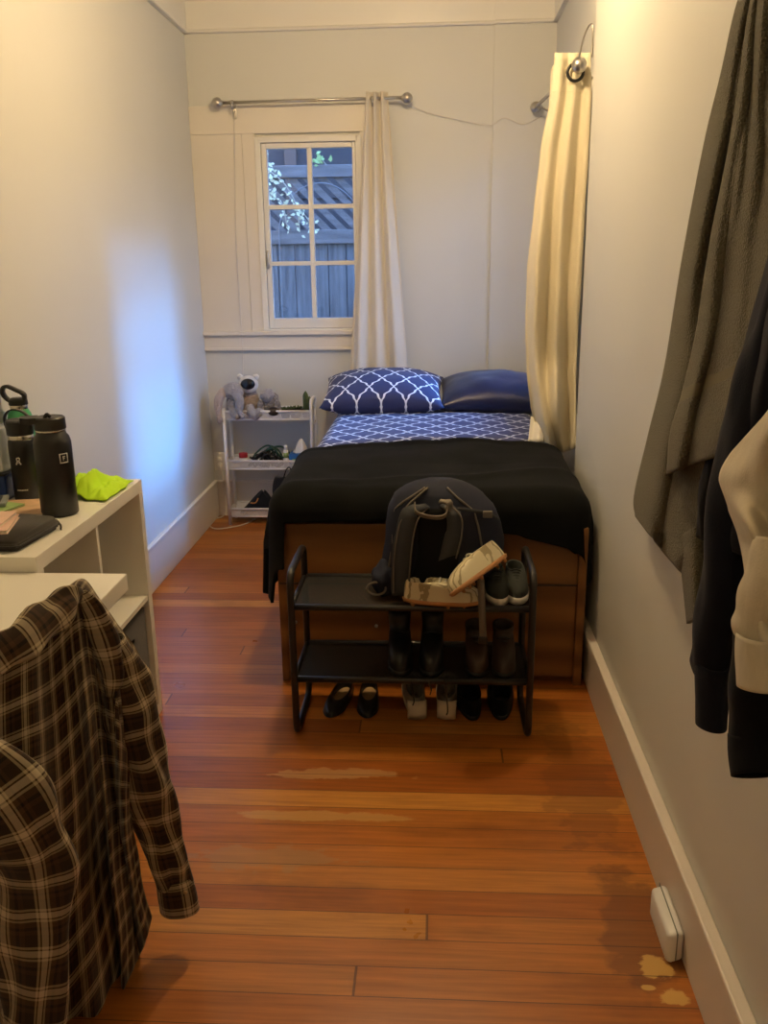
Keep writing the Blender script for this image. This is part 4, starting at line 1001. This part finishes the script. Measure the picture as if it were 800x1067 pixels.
def dec(base, ang, r, z, shapes, m, parent, name):
    """small printed mark lying on the round side: shapes = boxes in (arc, height) metres"""
    bm = bmesh.new()
    for (a0, a1, z0, z1) in shapes:
        n = 4; lo, hi = [], []
        for k in range(n+1):
            th = ang+(a0+(a1-a0)*k/n)/r; d = Vector((math.sin(th), -math.cos(th), 0))*(r+.0006)
            lo.append(Vector(base)+d+Vector((0, 0, z+z0))); hi.append(Vector(base)+d+Vector((0, 0, z+z1)))
        grid([lo, hi], bm=bm)
    return link(name, bm, m, parent, solid=.0006)
def ringrect(w, h, t): return [(-w, w, h-t, h), (-w, w, -h, -h+t), (-w, -w+t, -h, h), (w-t, w, -h, h)]
dec(c, .95, .0505, .165, ringrect(.0125, .0135, .0028)+[(-.003, -.0008, -.006, .006), (-.0008, .004, .0035, .006), (-.0008, .0025, -.001, .001)], M['logo'], b1, 'emblem')
hc = PZ(29, 520, ZS); c = (hc.x-.002, hc.y+.01, ZS)
b2 = bottle('water_bottle', c, [(.035, 0), (.038, .003), (.0385, .165), (.037, .178), (.035, .183)], M['btl'], 'slim black water bottle with a strap-handle lid and small white figure emblem')
link('steel_ring', L([(.0355, 0), (.036, .002), (.036, .012), (.035, .013)], (c[0], c[1], ZS+.182), 36), M['steel'], b2)
lidp = link('lid', L([(.037, 0), (.038, .002), (.038, .040), (.034, .044)], (c[0], c[1], ZS+.195), 36), M['lid'], b2, angle=.7)
bm = bmesh.new(); ribbon(bm, [(c[0]-.038, c[1], ZS+.215), (c[0]-.036, c[1]-.01, ZS+.245), (c[0]-.015, c[1]-.016, ZS+.268), (c[0]+.015, c[1]-.012, ZS+.266), (c[0]+.036, c[1]-.004, ZS+.243), (c[0]+.039, c[1], ZS+.215)], (0, 1, 0), .014, .004, 24); link('carry_strap', bm, M['lid'], lidp)
fig = [(-.0035, .0035, .010, .0125), (-.0055, -.003, .004, .011), (.003, .0055, .004, .011), (-.004, .004, .001, .0045), (-.008, -.004, -.009, -.004), (-.0055, -.001, -.005, .001), (.001, .0055, -.005, .001), (.004, .008, -.009, -.004)]
dec(c, .05, .0385, .120, fig, M['logo'], b2, 'emblem')
dec(c, .10, .0385, .034, [(-.016+.0046*k, -.016+.0046*k+.0034, -.002, .002) for k in range(7)], M['logo'], b2, 'lettering')
gcx = (-1.308, 2.70-.045, ZS)
b3 = bottle('water_bottle', gcx, [(.036, 0), (.040, .004), (.0405, .18), (.039, .205), (.034, .225), (.028, .236), (.026, .240)], M['green'], 'green water bottle with a black loop lid, farthest back by the wall')
link('steel_ring', L([(.026, 0), (.0265, .001), (.0265, .014), (.026, .015)], (gcx[0], gcx[1], ZS+.239), 32), M['steel'], b3)
lidp = link('lid', L([(.028, 0), (.029, .002), (.028, .016), (.020, .022)], (gcx[0], gcx[1], ZS+.252), 32), M['lid'], b3, angle=.7)
lp = [(gcx[0]+.022, gcx[1]-.005, ZS+.262), (gcx[0]+.026, gcx[1]-.01, ZS+.285), (gcx[0]+.005, gcx[1]-.015, ZS+.300), (gcx[0]-.025, gcx[1]-.015, ZS+.312), (gcx[0]-.040, gcx[1]-.012, ZS+.298), (gcx[0]-.036, gcx[1]-.008, ZS+.278), (gcx[0]-.020, gcx[1]-.005, ZS+.262)]
bm = bmesh.new(); ribbon(bm, lp, (.1, 1, 0), .016, .009, 34); link('loop_handle', bm, M['lid'], lidp)
# neon cloth
def clothpatch(outline_fn, n, m, zfun):
    pass
rows = []
for j in range(41):
    v = j/40; r = []
    for i in range(51):
        u = i/50
        x_ = -1.12+.155*u; y_ = 2.45+.21*v-.03*u*(1-v)
        ex = min(u, 1-u, v, 1-v)
        x_ += .015*nz(v*4, 9)*1; y_ += .02*nz(u*4, 5)
        h_ = .006+min(1, ex*6)*(.014+.016*abs(nz(u*4, v*3, 1))+.012*abs(nz(u*9, v*7, 2)))
        h_ += .050*math.exp(-((u-.42-.25*v)/.10)**2-((v-.35)/.30)**2)+.030*math.exp(-((u-.12)/.12)**2-((v-.5)/.3)**2)
        r.append(Vector((x_, y_, ZS+h_)))
    rows.append(r)
tag(link('neon_cloth', grid(rows), M['neon'], loc=(-1.05, 2.55, ZS), solid=.003), 'crumpled neon yellow-green cloth at the far end of the shelf', 'cloth')
# case, notebooks
def slab(name, pts, z0, z1, m, label, cat, bev=.004, group=None, parent=None):
    bm = bmesh.new(); lo = [bm.verts.new((p.x, p.y, z0)) for p in pts]; hi = [bm.verts.new((p.x, p.y, z1)) for p in pts]; n = len(pts)
    bm.faces.new(lo[::-1]); bm.faces.new(hi)
    for k in range(n): bm.faces.new((lo[k], lo[(k+1) % n], hi[(k+1) % n], hi[k]))
    bmesh.ops.bevel(bm, geom=bm.edges[:], offset=bev, segments=3, affect='EDGES')
    o = link(name, bm, m, parent, loc=None if parent else (pts[0].x, pts[0].y, z0), smooth=bev > .003)
    if not parent: tag(o, label, cat, group)
    return o
# zipped charcoal case
case = thing('zip_case', (-1.1, 2.05, ZS), 'charcoal zip-up laptop case lying at the near end of the shelf', 'case')
cpts = [Vector((-1.000, 2.175, 0)), Vector((-1.20, 2.265, 0)), Vector((-1.325, 2.07, 0)), Vector((-1.20, 1.955, 0)), Vector((-1.010, 1.962, 0))]
cpts = [PZ(68, 543, .858), PZ(44, 534, .858), Vector((-1.30, 2.27, 0)), Vector((-1.30, 1.965, 0)), Vector((-1.012, 1.965, 0)), PZ(22, 572, .858)]
cpts = [Vector((-.992, 2.155, 0)), Vector((-1.012, 2.185, 0)), Vector((-1.09, 2.20, 0)), Vector((-1.315, 2.21, 0)), Vector((-1.315, 1.96, 0)), Vector((-1.03, 1.955, 0)), Vector((-1.012, 1.965, 0))]
slab('cover', cpts, ZS, ZS+.028, M['case'], '', '', .009, parent=case)
zp = [Vector((p.x+(.001 if p.x > -1.1 else 0), p.y-(.0015 if p.y < 2 else 0), ZS+.015)) for p in cpts]
link('zip', T(rounded(zp, .004, 2), .0016, 6, True), M['lid'], case)
bm = bmesh.new(); ribbon(bm, [(-.990, 2.150, ZS+.016), (-.985, 2.146, ZS+.010), (-.984, 2.140, ZS+.002)], (0, 1, 0), .007, .002, 6); link('zip_pull', bm, M['lid'], case)
def book(name, c, sx, sy, z0, h_, rz, cover, label, group):
    t = thing(name, (c[0], c[1], z0), label, 'notebook', group, rz, True)
    link('pages', B((-sx/2, -sy/2+.003, .0015), (sx/2-.003, sy/2-.003, h_-.0015)), M['paper'], t, smooth=False)
    bm = bmesh.new(); box(bm, (-sx/2-.001, -sy/2, 0), (sx/2, sy/2, .0015)); box(bm, (-sx/2-.001, -sy/2, h_-.0015), (sx/2, sy/2, h_)); box(bm, (-sx/2-.0025, -sy/2, 0), (-sx/2, sy/2, h_))
    link('cover', bm, cover, t, smooth=False); return t
gp_ = 'notebooks and papers on the shelf'
book('notebook', (-1.155, 2.07, 0), .15, .15, ZS+.0285, .010, .25, M['paperpink'], 'pale pink notebook lower in the pair on the charcoal case', gp_)
book('notebook', (-1.165, 2.075, 0), .145, .145, ZS+.0390, .010, .12, M['paperpink'], 'pale pink notebook on top of the pair on the charcoal case', gp_)
book('orange_booklet', (-1.165, 2.335, 0), .17, .17, ZS, .010, .2, M['orange'], 'tan and orange booklet lying flat between the case and the bottles', gp_)
book('green_booklet', (-1.25, 2.30, 0), .12, .13, ZS+.0102, .006, -.3, M['greencover'], 'green patterned booklet lying on the tan one', gp_)
t = thing('grey_gadget_box', (-1.275, 2.335, ZS+.017), 'flat grey box lying beside the slim black bottle at the photo edge', 'box', None, .35, True)
link('case_body', B((-.05, -.05, 0), (.05, .05, .012), .003), M['grey'], t); link('dark_screen', B((-.036, -.038, .0121), (.036, .038, .0135)), M['lid'], t, smooth=False)
t = thing('blue_box', (-1.31, 2.48, ZS), 'blue box under the clear plastic tub at the left photo edge', 'box'); link('carton', B((-1.335, 2.43, ZS), (-1.268, 2.55, ZS+.075), .004), M['blue'], t, smooth=False); link('lid', B((-1.335, 2.428, ZS+.076), (-1.266, 2.552, ZS+.082), .002), M['lid'], t, smooth=False)
t = thing('clear_tub', (-1.315, 2.48, ZS+.083), 'clear plastic tub with dark printing stacked on the blue box', 'tub')
link('tub_body', B((-1.338, 2.44, ZS+.083), (-1.275, 2.54, ZS+.215), .006), M['smoke'], t)
bm = bmesh.new()
for k, (w0, w1) in enumerate(((.0, .030), (.0, .045), (.010, .030), (.0, .040))): box(bm, (-1.332+w0, 2.4385, ZS+.105+.018*k), (-1.332+w1, 2.4395, ZS+.108+.018*k))
link('printing', bm, M['dark'], t, smooth=False)
# small white power supply on the middle shelf just past the desk edge
t = thing('power_adapter', (-.985, 2.23, .441), 'small white and grey power adapter on the middle shelf just past the desk', 'adapter')
link('brick', B((-1.010, 2.15, .4415), (-.962, 2.24, .478), .006), M['white'], t); link('plug', B((-1.002, 2.24, .446), (-.972, 2.268, .470), .003), M['grey'], t)
link('prongs', B((-.995, 2.268, .454), (-.979, 2.282, .460)), M['chrome'], t, smooth=False)
# ------------------------------------------------------------------ flannel shirt on a chair
ch = thing('desk_chair', (-.90, 1.52, 0), 'dark chair pulled to the desk, hidden under the plaid shirt', 'chair')
def sh(u): return 1.30+.28*max(0, min(1.2, u/143))           # the depth of the shirt's front at pixel column u
def SP(u, v, d=0): return PY(u, v, sh(u)+d)
def tubecloth(rings, m, name, parent, nseg=48, amp=.004, folds=5, seed=0, solid=.0025, close_top=False):
    out = []
    for j, rg in enumerate(rings):
        n = len(rg); out.append(rg)
    return link(name, grid(out, True), m, parent, solid=solid)
shirt = thing('flannel_shirt', (-.6, 1.4, .2), 'brown and cream plaid flannel shirt hung over the back of the chair', 'shirt')
# silhouette rows of the body: (v, u_left, u_right, shoulder slope handled by first rows)
ridge = [(-110, 722), (-40, 688), (20, 655), (48, 636), (70, 616), (84, 612), (98, 632), (114, 655), (130, 680), (140, 705)]
hem = [(-130, 1180), (-60, 1190), (30, 1200), (70, 1200), (108, 1150), (128, 1085), (127, 1040), (140, 1010), (152, 985), (158, 955)]
NJ, NI = 70, 110
R3 = crv([(a, b, 0) for a, b in ridge], NI); H3 = crv([(a, b, 0) for a, b in hem], NI)
rows = []
for j in range(-8, NJ+1):
    t_ = max(0, j/NJ); r = []
    for i in range(NI):
        s = i/(NI-1)
        u = R3[i].x+(H3[i].x-R3[i].x)*(t_**.9); v = R3[i].y+(H3[i].y-R3[i].y)*t_
        u += 14*math.sin(PI*t_)*s*(-1)*(1 if s > .8 else .0)+5*nz(s*3, t_*4, 8)
        # folds: long diagonal valleys from the shoulder
        f = math.sin(2*PI*(4.2*s-.55*t_+.25*math.sin(3*t_+s*3)))
        f2 = math.sin(2*PI*(9.0*s-.9*t_+.3*nz(s*3, t_*3)))
        am = .042*min(1, t_*3+.05)
        d = -am*f*.7-am*.30*f2+.030*nz(s*4, t_*5, 3)*min(1, t_*4)-.03*math.sin(min(1, t_*3)*PI/2)
        p = SP(u, v, d)
        if j < 0:
            k = -j/8; p = SP(u, v, 0)+Vector((-.02*k, .10*k, -.02*k*k-.06*max(0, k-.5)))
        r.append(p)
    rows.append(r)
back = []
link('shirt_back', grid(rows, avg=True), M['plaid'], shirt, solid=.003)
# far panel hanging on the other side of the chair back
rows2 = []
for j in range(40):
    t_ = j/39; r = []
    for i in range(NI):
        s = i/(NI-1); p0 = rows[0][i]; z1 = p0.z-(.42)*t_
        r.append(Vector((p0.x+.01*math.sin(9*s)-.06*t_*s, p0.y+.012*math.sin(2*PI*4*s+2*t_)*min(1, t_*3)+.01*t_, z1)))
    rows2.append(r)
link('shirt_front', grid(rows2, avg=True), M['plaid'], shirt, solid=.003)
def sleeve(path, radii, name, parent, m, squash=.55, amp=.10, seed=0, nr=60, seg=40, solid=.0025, taper_end=None, axis=(0, 1, 0)):
    pts = crv(path, nr); rr = crv([(r, 0, 0) for r in radii], nr); rows = []
    ax = Vector(axis)
    for j, p in enumerate(pts):
        t = (pts[min(j+1, nr-1)]-pts[max(j-1, 0)]).normalized(); a = (ax-t*ax.dot(t)).normalized(); b = t.cross(a); r = []
        for k in range(seg):
            th = 2*PI*k/seg; R_ = rr[j].x
            q = 1+amp*nz(math.cos(th)*1.5+seed, math.sin(th)*1.5, j*.11)+amp*.6*math.sin(j*.42+3*nz(math.cos(th), math.sin(th), seed))*math.sin(th*1+seed)
            r.append(p+b*math.cos(th)*R_*q+a*math.sin(th)*R_*squash*q)
        rows.append(r)
    return link(name, grid(rows, True, avg=True), m, parent, solid=solid), rows
s1, srows = sleeve([SP(108, 668, .02), SP(122, 705, .0), SP(137, 760, -.02), SP(153, 825, -.03), SP(170, 885, -.03), SP(184, 935, -.02)], [.045, .056, .058, .052, .042, .040], 'sleeve', shirt, M['plaid'], .62, .28, 3)
# cuff
cf, _ = sleeve([SP(181, 915, -.02), SP(184, 930, -.022), SP(187, 948, -.02)], [.040, .043, .043], 'cuff', shirt, M['plaid'], .62, .05, 3, nr=12, solid=.004)
bm = bmesh.new(); p = SP(193, 930, -.055); ell(bm, p, (.005, .003, .005), 10, 8); link('cuff_button', bm, M['tan'], shirt)
# near left sleeve in the foreground
s2, _ = sleeve([SP(-95, 775, -.06), SP(-45, 790, -.09), SP(-5, 835, -.12), SP(22, 880, -.14), SP(34, 950, -.15), SP(32, 1040, -.15), SP(28, 1120, -.15)], [.060, .070, .080, .082, .068, .060, .055], 'sleeve', shirt, M['plaid'], .55, .22, 7)
# collar roll lying over the shoulders
cr, _ = sleeve([SP(-45, 712, -.03), SP(-12, 690, -.035), SP(20, 668, -.03), SP(48, 646, -.02), SP(70, 626, -.012), SP(84, 618, -.005)], [.020, .030, .032, .030, .024, .012], 'collar', shirt, M['plaid'], .5, .22, 11, nr=50)
cr, _ = sleeve([SP(84, 618, -.005), SP(97, 640, -.02), SP(108, 668, -.03), SP(116, 700, -.035), SP(116, 725, -.03)], [.012, .024, .026, .022, .010], 'collar', shirt, M['plaid'], .5, .2, 15, nr=40)
# chair hidden inside: backrest, post, seat, five-star base
bm = bmesh.new(); rows = []
cc = [SP(10, 700, .09), SP(60, 680, .09), SP(110, 705, .09)]
for dz in (0, -.06, -.14, -.22, -.30):
    rows.append([Vector((q.x, q.y, min(q.z, 9)))+Vector((0, 0, dz-.03)) for q in crv(cc, 12)])
link('backrest', grid(rows), M['dark'], ch, solid=.03)
bk = cc[1]
link('post', T([bk+Vector((0, 0, -.30)), bk+Vector((-.02, .03, -.42)), Vector((-.86, 1.50, .42))], .014, 10), M['dark'], ch)
link('seat', B((-1.08, 1.28, .42), (-.70, 1.70, .47), .02), M['dark'], ch)
link('column', T([(-.96, 1.56, .42), (-.96, 1.56, .07)], .022, 14), M['dark'], ch)
for k in range(5):
    a = 2*PI*k/5+.35; e = Vector((-.96+.19*math.cos(a), 1.56+.19*math.sin(a), .055)); link('leg', T([(-.96, 1.56, .09), e], [.020, .013], 10), M['dark'], ch)
    bm = bmesh.new(); tube(bm, [e+Vector((-.012, 0, -.030)), e+Vector((.012, 0, -.030))], .025, 14); link('caster', bm, M['dark'], ch)
# ------------------------------------------------------------------ hanging things on the right wall
rail = thing('hook_rail', (XR, 1.2, 1.98), 'wooden coat hook rail high on the right wall holding the towel and clothes', 'coat hooks')
link('rail_board', B((XR-.018, .55, 1.955), (XR, 1.66, 2.035), .003), M['white'], rail, smooth=False)
for yh in (.75, 1.0, 1.28, 1.55):
    bm = bmesh.new(); tube(bm, crv([(XR-.018, yh, 2.0), (XR-.05, yh, 1.985), (XR-.062, yh, 1.955), (XR-.078, yh, 1.965), (XR-.082, yh, 1.99)], 16), .005, 8); ell(bm, (XR-.082, yh, 1.992), (.008, .008, .008), 10, 8); link('hook', bm, M['chrome'], rail)
def sheetpx(lines, x0, nI=60, nJ=90, fold=None, m=None, name='', parent=None, label=None, cat=None, mi=None, solid=.004, x1=None):
    """lines: vertical outlines (left ... right) each a list of (u, v) from top to bottom; hung at distance x0 from the room's centre line"""
    cols = [crv([(a, b, 0) for a, b in l], nJ) for l in lines]; rows = []
    for j in range(nJ):
        cross = crv([c[j] for c in cols], nI); r = []
        for i in range(nI):
            s = i/(nI-1); t = j/(nJ-1); d = fold(s, t) if fold else 0
            r.append(PX(cross[i].x, cross[i].y, x0(s, t)-d))
        rows.append(r)
    return link(name, grid(rows, mi=mi), m, parent, solid=solid)
tw = thing('bath_towel', (.5, 1.8, .85), 'olive-grey terry bath towel hanging on the right wall', 'towel')
# back layer: tall left edge with the rounded lower corner
sheetpx([[(800, -60), (772, -4), (752, 80), (735, 150), (712, 270), (694, 380), (676, 455), (662, 515), (663, 538)],
         [(806, -60), (784, -4), (768, 80), (758, 150), (735, 280), (722, 390), (706, 470), (694, 540), (690, 573)],
         [(812, -60), (796, -4), (788, 80), (780, 150), (768, 280), (757, 390), (745, 480), (732, 570), (714, 600)]],
        lambda s, t: .535-.02*math.sin(PI*s), fold=lambda s, t: .030*math.sin(PI*min(1, s*2.0))*(.4+.6*t)+.012*nz(s*3, t*6, 2)*min(1, t*4), m=M['towel'], name='towel_back_layer', parent=tw, solid=.008)
# narrow tail below
sheetpx([[(708, 560), (713, 610), (717, 650)], [(740, 540), (738, 600), (736, 640)], [(770, 530), (768, 600), (765, 640)]], lambda s, t: .525, fold=lambda s, t: .012*math.sin(9*s), m=M['towel'], name='towel_tail', parent=tw, solid=.008, nJ=40)
# front layer with the woven border
def band(j, i): return 1 if .735 < j/89 < .775 else 0
fl = sheetpx([[(806, -60), (785, -4), (770, 100), (760, 160), (742, 250), (728, 340), (712, 410), (700, 450), (696, 494)],
         [(812, -60), (795, -4), (786, 100), (780, 160), (770, 250), (762, 330), (748, 392), (742, 430), (728, 482)],
         [(822, -60), (812, -4), (808, 100), (806, 160), (804, 250), (800, 320), (794, 372), (786, 410), (776, 466)]],
        lambda s, t: .492, fold=lambda s, t: .016*math.sin(PI*min(1, s*3.2))*(.3+.7*t)+.012*nz(s*4, t*5, 6), m=[M['towel'], M['towelband']], name='towel_front_layer', parent=tw, mi=band, solid=.008)
# right hand shadowed return of the towel
sheetpx([[(800, -60), (796, 0), (796, 60), (797, 130), (800, 230)], [(830, -60), (830, 0), (826, 60), (826, 130), (824, 230)]], lambda s, t: .545, fold=lambda s, t: .01*math.sin(8*s), m=M['towel'], name='towel_return', parent=tw, solid=.006, nI=20, nJ=30)
# garments: sleeves and bodies as closed, tapering cloth tubes
def garm(name, loc, label, cat='clothing', group='clothes hanging on the hooks'): return thing(name, loc, label, cat, group)
def GX(u, v, x): return PX(u, v, x)
# dark navy hoodie: body panel and two sleeves
hd = garm('navy_sweatshirt', (.5, 1.35, .75), 'dark navy fleece sweatshirt hanging right beside the towel')
hd_rows = sheetpx([[(806, 250), (797, 285), (783, 335), (770, 385), (757, 430), (748, 470), (746, 520), (742, 560)],
         [(850, 240), (835, 300), (820, 350), (808, 400), (800, 450), (790, 500), (785, 545), (780, 580)],
         [(890, 230), (880, 300), (875, 350), (868, 400), (862, 450), (858, 500), (855, 550), (850, 590)]],
        lambda s, t: .475, fold=lambda s, t: .035*math.sin(PI*min(1, s*1.6))+.014*nz(s*4, t*5, 6), m=M['navy'], name='body_panel', parent=hd, solid=.006)
sleeve([PX(826, 270, .470), PX(808, 340, .462), PX(790, 400, .455), PX(772, 470, .450), PX(760, 540, .445), PX(751, 610, .445), PX(742, 665, .445), PX(738, 697, .450)], [.030, .040, .048, .050, .050, .048, .047, .044], 'sleeve', hd, M['navy'], .6, .14, 4, axis=(1, 0, 0))
sleeve([PX(742, 690, .446), PX(741, 722, .448), PX(741, 756, .450)], [.040, .039, .036], 'cuff', hd, M['navy'], .6, .05, 4, nr=16, axis=(1, 0, 0))
sleeve([PX(752, 430, .520), PX(748, 480, .515), PX(742, 520, .515), PX(738, 560, .515)], [.020, .030, .034, .030], 'hood', hd, M['blackcloth'], .7, .15, 9, axis=(1, 0, 0), nr=30)
bj = garm('black_jacket', (.5, 1.2, .72), 'black jacket hanging behind the oatmeal sweatshirt, its sleeve reaching lowest')
sheetpx([[(805, 480), (790, 520), (775, 580), (765, 640), (762, 700)], [(850, 480), (840, 520), (830, 580), (825, 640), (822, 700)], [(900, 480), (895, 520), (890, 580), (885, 640), (880, 700)]],
        lambda s, t: .475, fold=lambda s, t: .02*math.sin(PI*s), m=M['blackcloth'], name='body_panel', parent=bj, solid=.005, nJ=50)
sleeve([PX(800, 600, .43), PX(792, 660, .42), PX(786, 720, .42), PX(782, 770, .42)], [.034, .038, .037, .033], 'sleeve', bj, M['blackcloth'], .8, .08, 12, axis=(1, 0, 0), nr=40)
sleeve([PX(782, 766, .42), PX(783, 785, .42), PX(786, 808, .42)], [.034, .035, .034], 'cuff', bj, M['blackcloth'], .8, .02, 12, axis=(1, 0, 0), nr=12)
oa = garm('oatmeal_sweatshirt', (.42, 1.15, .9), 'oatmeal marl sweatshirt hanging nearest the camera at the right edge')
sheetpx([[(812, 415), (796, 436), (776, 458), (762, 474), (752, 492), (752, 508), (760, 530), (770, 556), (777, 590), (779, 622), (782, 650), (786, 690)],
         [(840, 410), (825, 440), (812, 470), (806, 500), (804, 530), (804, 560), (806, 580), (808, 600), (810, 630), (812, 650), (814, 670), (816, 700)],
         [(890, 400), (880, 440), (870, 480), (865, 520), (862, 560), (860, 600), (858, 640), (857, 660), (856, 690), (856, 700), (855, 705), (854, 712)]],
        lambda s, t: .425, fold=lambda s, t: .030*math.sin(PI*min(1, s*1.9))+.011*nz(s*5+t*2, t*7, 2)+.005*math.sin(9*s-14*t), m=M['oat'], name='body_panel', parent=oa, solid=.006)
sleeve([PX(800, 560, .40), PX(795, 600, .395), PX(786, 640, .392), PX(781, 662, .392)], [.026, .034, .038, .037], 'sleeve', oa, M['oat'], .5, .12, 22, axis=(1, 0, 0), nr=40)
sleeve([PX(787, 662, .390), PX(786, 690, .390), PX(786, 717, .390)], [.038, .037, .035], 'cuff', oa, M['oat'], .5, .04, 22, axis=(1, 0, 0), nr=14)
# ------------------------------------------------------------------ white cover box on the right baseboard
t = thing('baseboard_box', (XR-.03, 1.69, 0), 'rounded white plastic box on the floor against the right baseboard', 'plastic box')
bm = bmesh.new(); box(bm, (XR-.022-.038, 1.615, .002), (XR-.0225, 1.775, .080), .012, 4)
for v in bm.verts:
    if v.co.x < XR-.045: v.co.z -= .006; 
link('housing', bm, M['whitemetal'], t)
link('seam', B((XR-.0405, 1.612, .01), (XR-.0385, 1.778, .0805), .0005), M['grey'], t, smooth=False)
# ------------------------------------------------------------------ light
LAMP = Vector((-.16, 3.0, 0))
lm = thing('ceiling_lamp', (LAMP.x, LAMP.y, ZC), 'glowing round glass globe lamp on the ceiling above the shoe rack', 'lamp')
link('base', L([(.07, -.03), (.075, -.02), (.075, 0)], (LAMP.x, LAMP.y, ZC), 32), M['chrome'], lm)
bm = bmesh.new(); ell(bm, (LAMP.x, LAMP.y, ZC-.10), (.075, .075, .075), 20, 12); link('globe', bm, emat('warm_globe', (1, .715, .375), 275), lm)
lm2 = thing('ceiling_lamp', (-.45, -.2, ZC), 'smaller glowing globe lamp on the ceiling behind the camera', 'lamp')
link('base', L([(.06, -.03), (.065, -.02), (.065, 0)], (-.45, -.2, ZC), 32), M['chrome'], lm2)
bm = bmesh.new(); ell(bm, (-.45, -.2, ZC-.09), (.065, .065, .065), 20, 12); link('globe', bm, emat('warm_globe_small', (1, .715, .375), 62), lm2)
def portal(name, loc, rot, sx, sy):
    ld = bpy.data.lights.new(name, 'AREA'); ld.shape = 'RECTANGLE'; ld.size = sx; ld.size_y = sy; ld.cycles.is_portal = True
    o = bpy.data.objects.new(name, ld); C.objects.link(o); o.location = loc; o.rotation_euler = rot
portal('portal_back', ((wx0+wx1)/2, YB+.16, 1.64), (-PI/2, 0, 0), .6, 1.05)
portal('portal_right', (XF+.16, ym, zm), (0, PI/2, 0), 1.25, .92)
for el, az, e_, ang in ((12, 9.5, 1.3, 5), (20, 9.5, 1.9, 6), (28, 9.3, 1.9, 7), (38, 9.0, 1.6, 8), (16, 4.5, 1.5, 7), (30, 3, 1.5, 8)):
    ld = bpy.data.lights.new('daylight', 'SUN'); ld.color = (.09, .37, 1.0); ld.energy = e_*.8; ld.angle = math.radians(ang)
    o = bpy.data.objects.new('daylight', ld); C.objects.link(o); o.location = (4, 5, 3)
    d = Vector((-math.cos(math.radians(el))*math.cos(math.radians(az)), -math.cos(math.radians(el))*math.sin(math.radians(az)), -math.sin(math.radians(el))))
    o.rotation_euler = d.to_track_quat('-Z', 'Y').to_euler()
w = bpy.data.worlds.new('sky'); bpy.context.scene.world = w; w.use_nodes = True
bg_ = w.node_tree.nodes['Background']
tc = N(w.node_tree, 'ShaderNodeTexCoord'); sp_ = N(w.node_tree, 'ShaderNodeSeparateXYZ'); w.node_tree.links.new(tc.outputs['Generated'], sp_.inputs[0])
rp = N(w.node_tree, 'ShaderNodeValToRGB'); w.node_tree.links.new(sp_.outputs[2], rp.inputs[0])
rp.color_ramp.elements[0].position = 0; rp.color_ramp.elements[0].color = (.10, .12, .15, 1); rp.color_ramp.elements[1].position = .6; rp.color_ramp.elements[1].color = (.22, .42, 1, 1)
k = rp.color_ramp.elements.new(.08); k.color = (.40, .58, 1, 1)
w.node_tree.links.new(rp.outputs[0], bg_.inputs[0]); bg_.inputs[1].default_value = 7.2
sc = bpy.context.scene
sc.view_settings.view_transform = 'Standard'; sc.view_settings.look = 'None'; sc.view_settings.gamma = 1; sc.view_settings.exposure = .27
sc.view_settings.use_curve_mapping = False
sc.cycles.max_bounces = 10; sc.cycles.transparent_max_bounces = 16
for o in bpy.data.objects:
    for q in ('_w', '_local'):
        if q in o: del o[q]
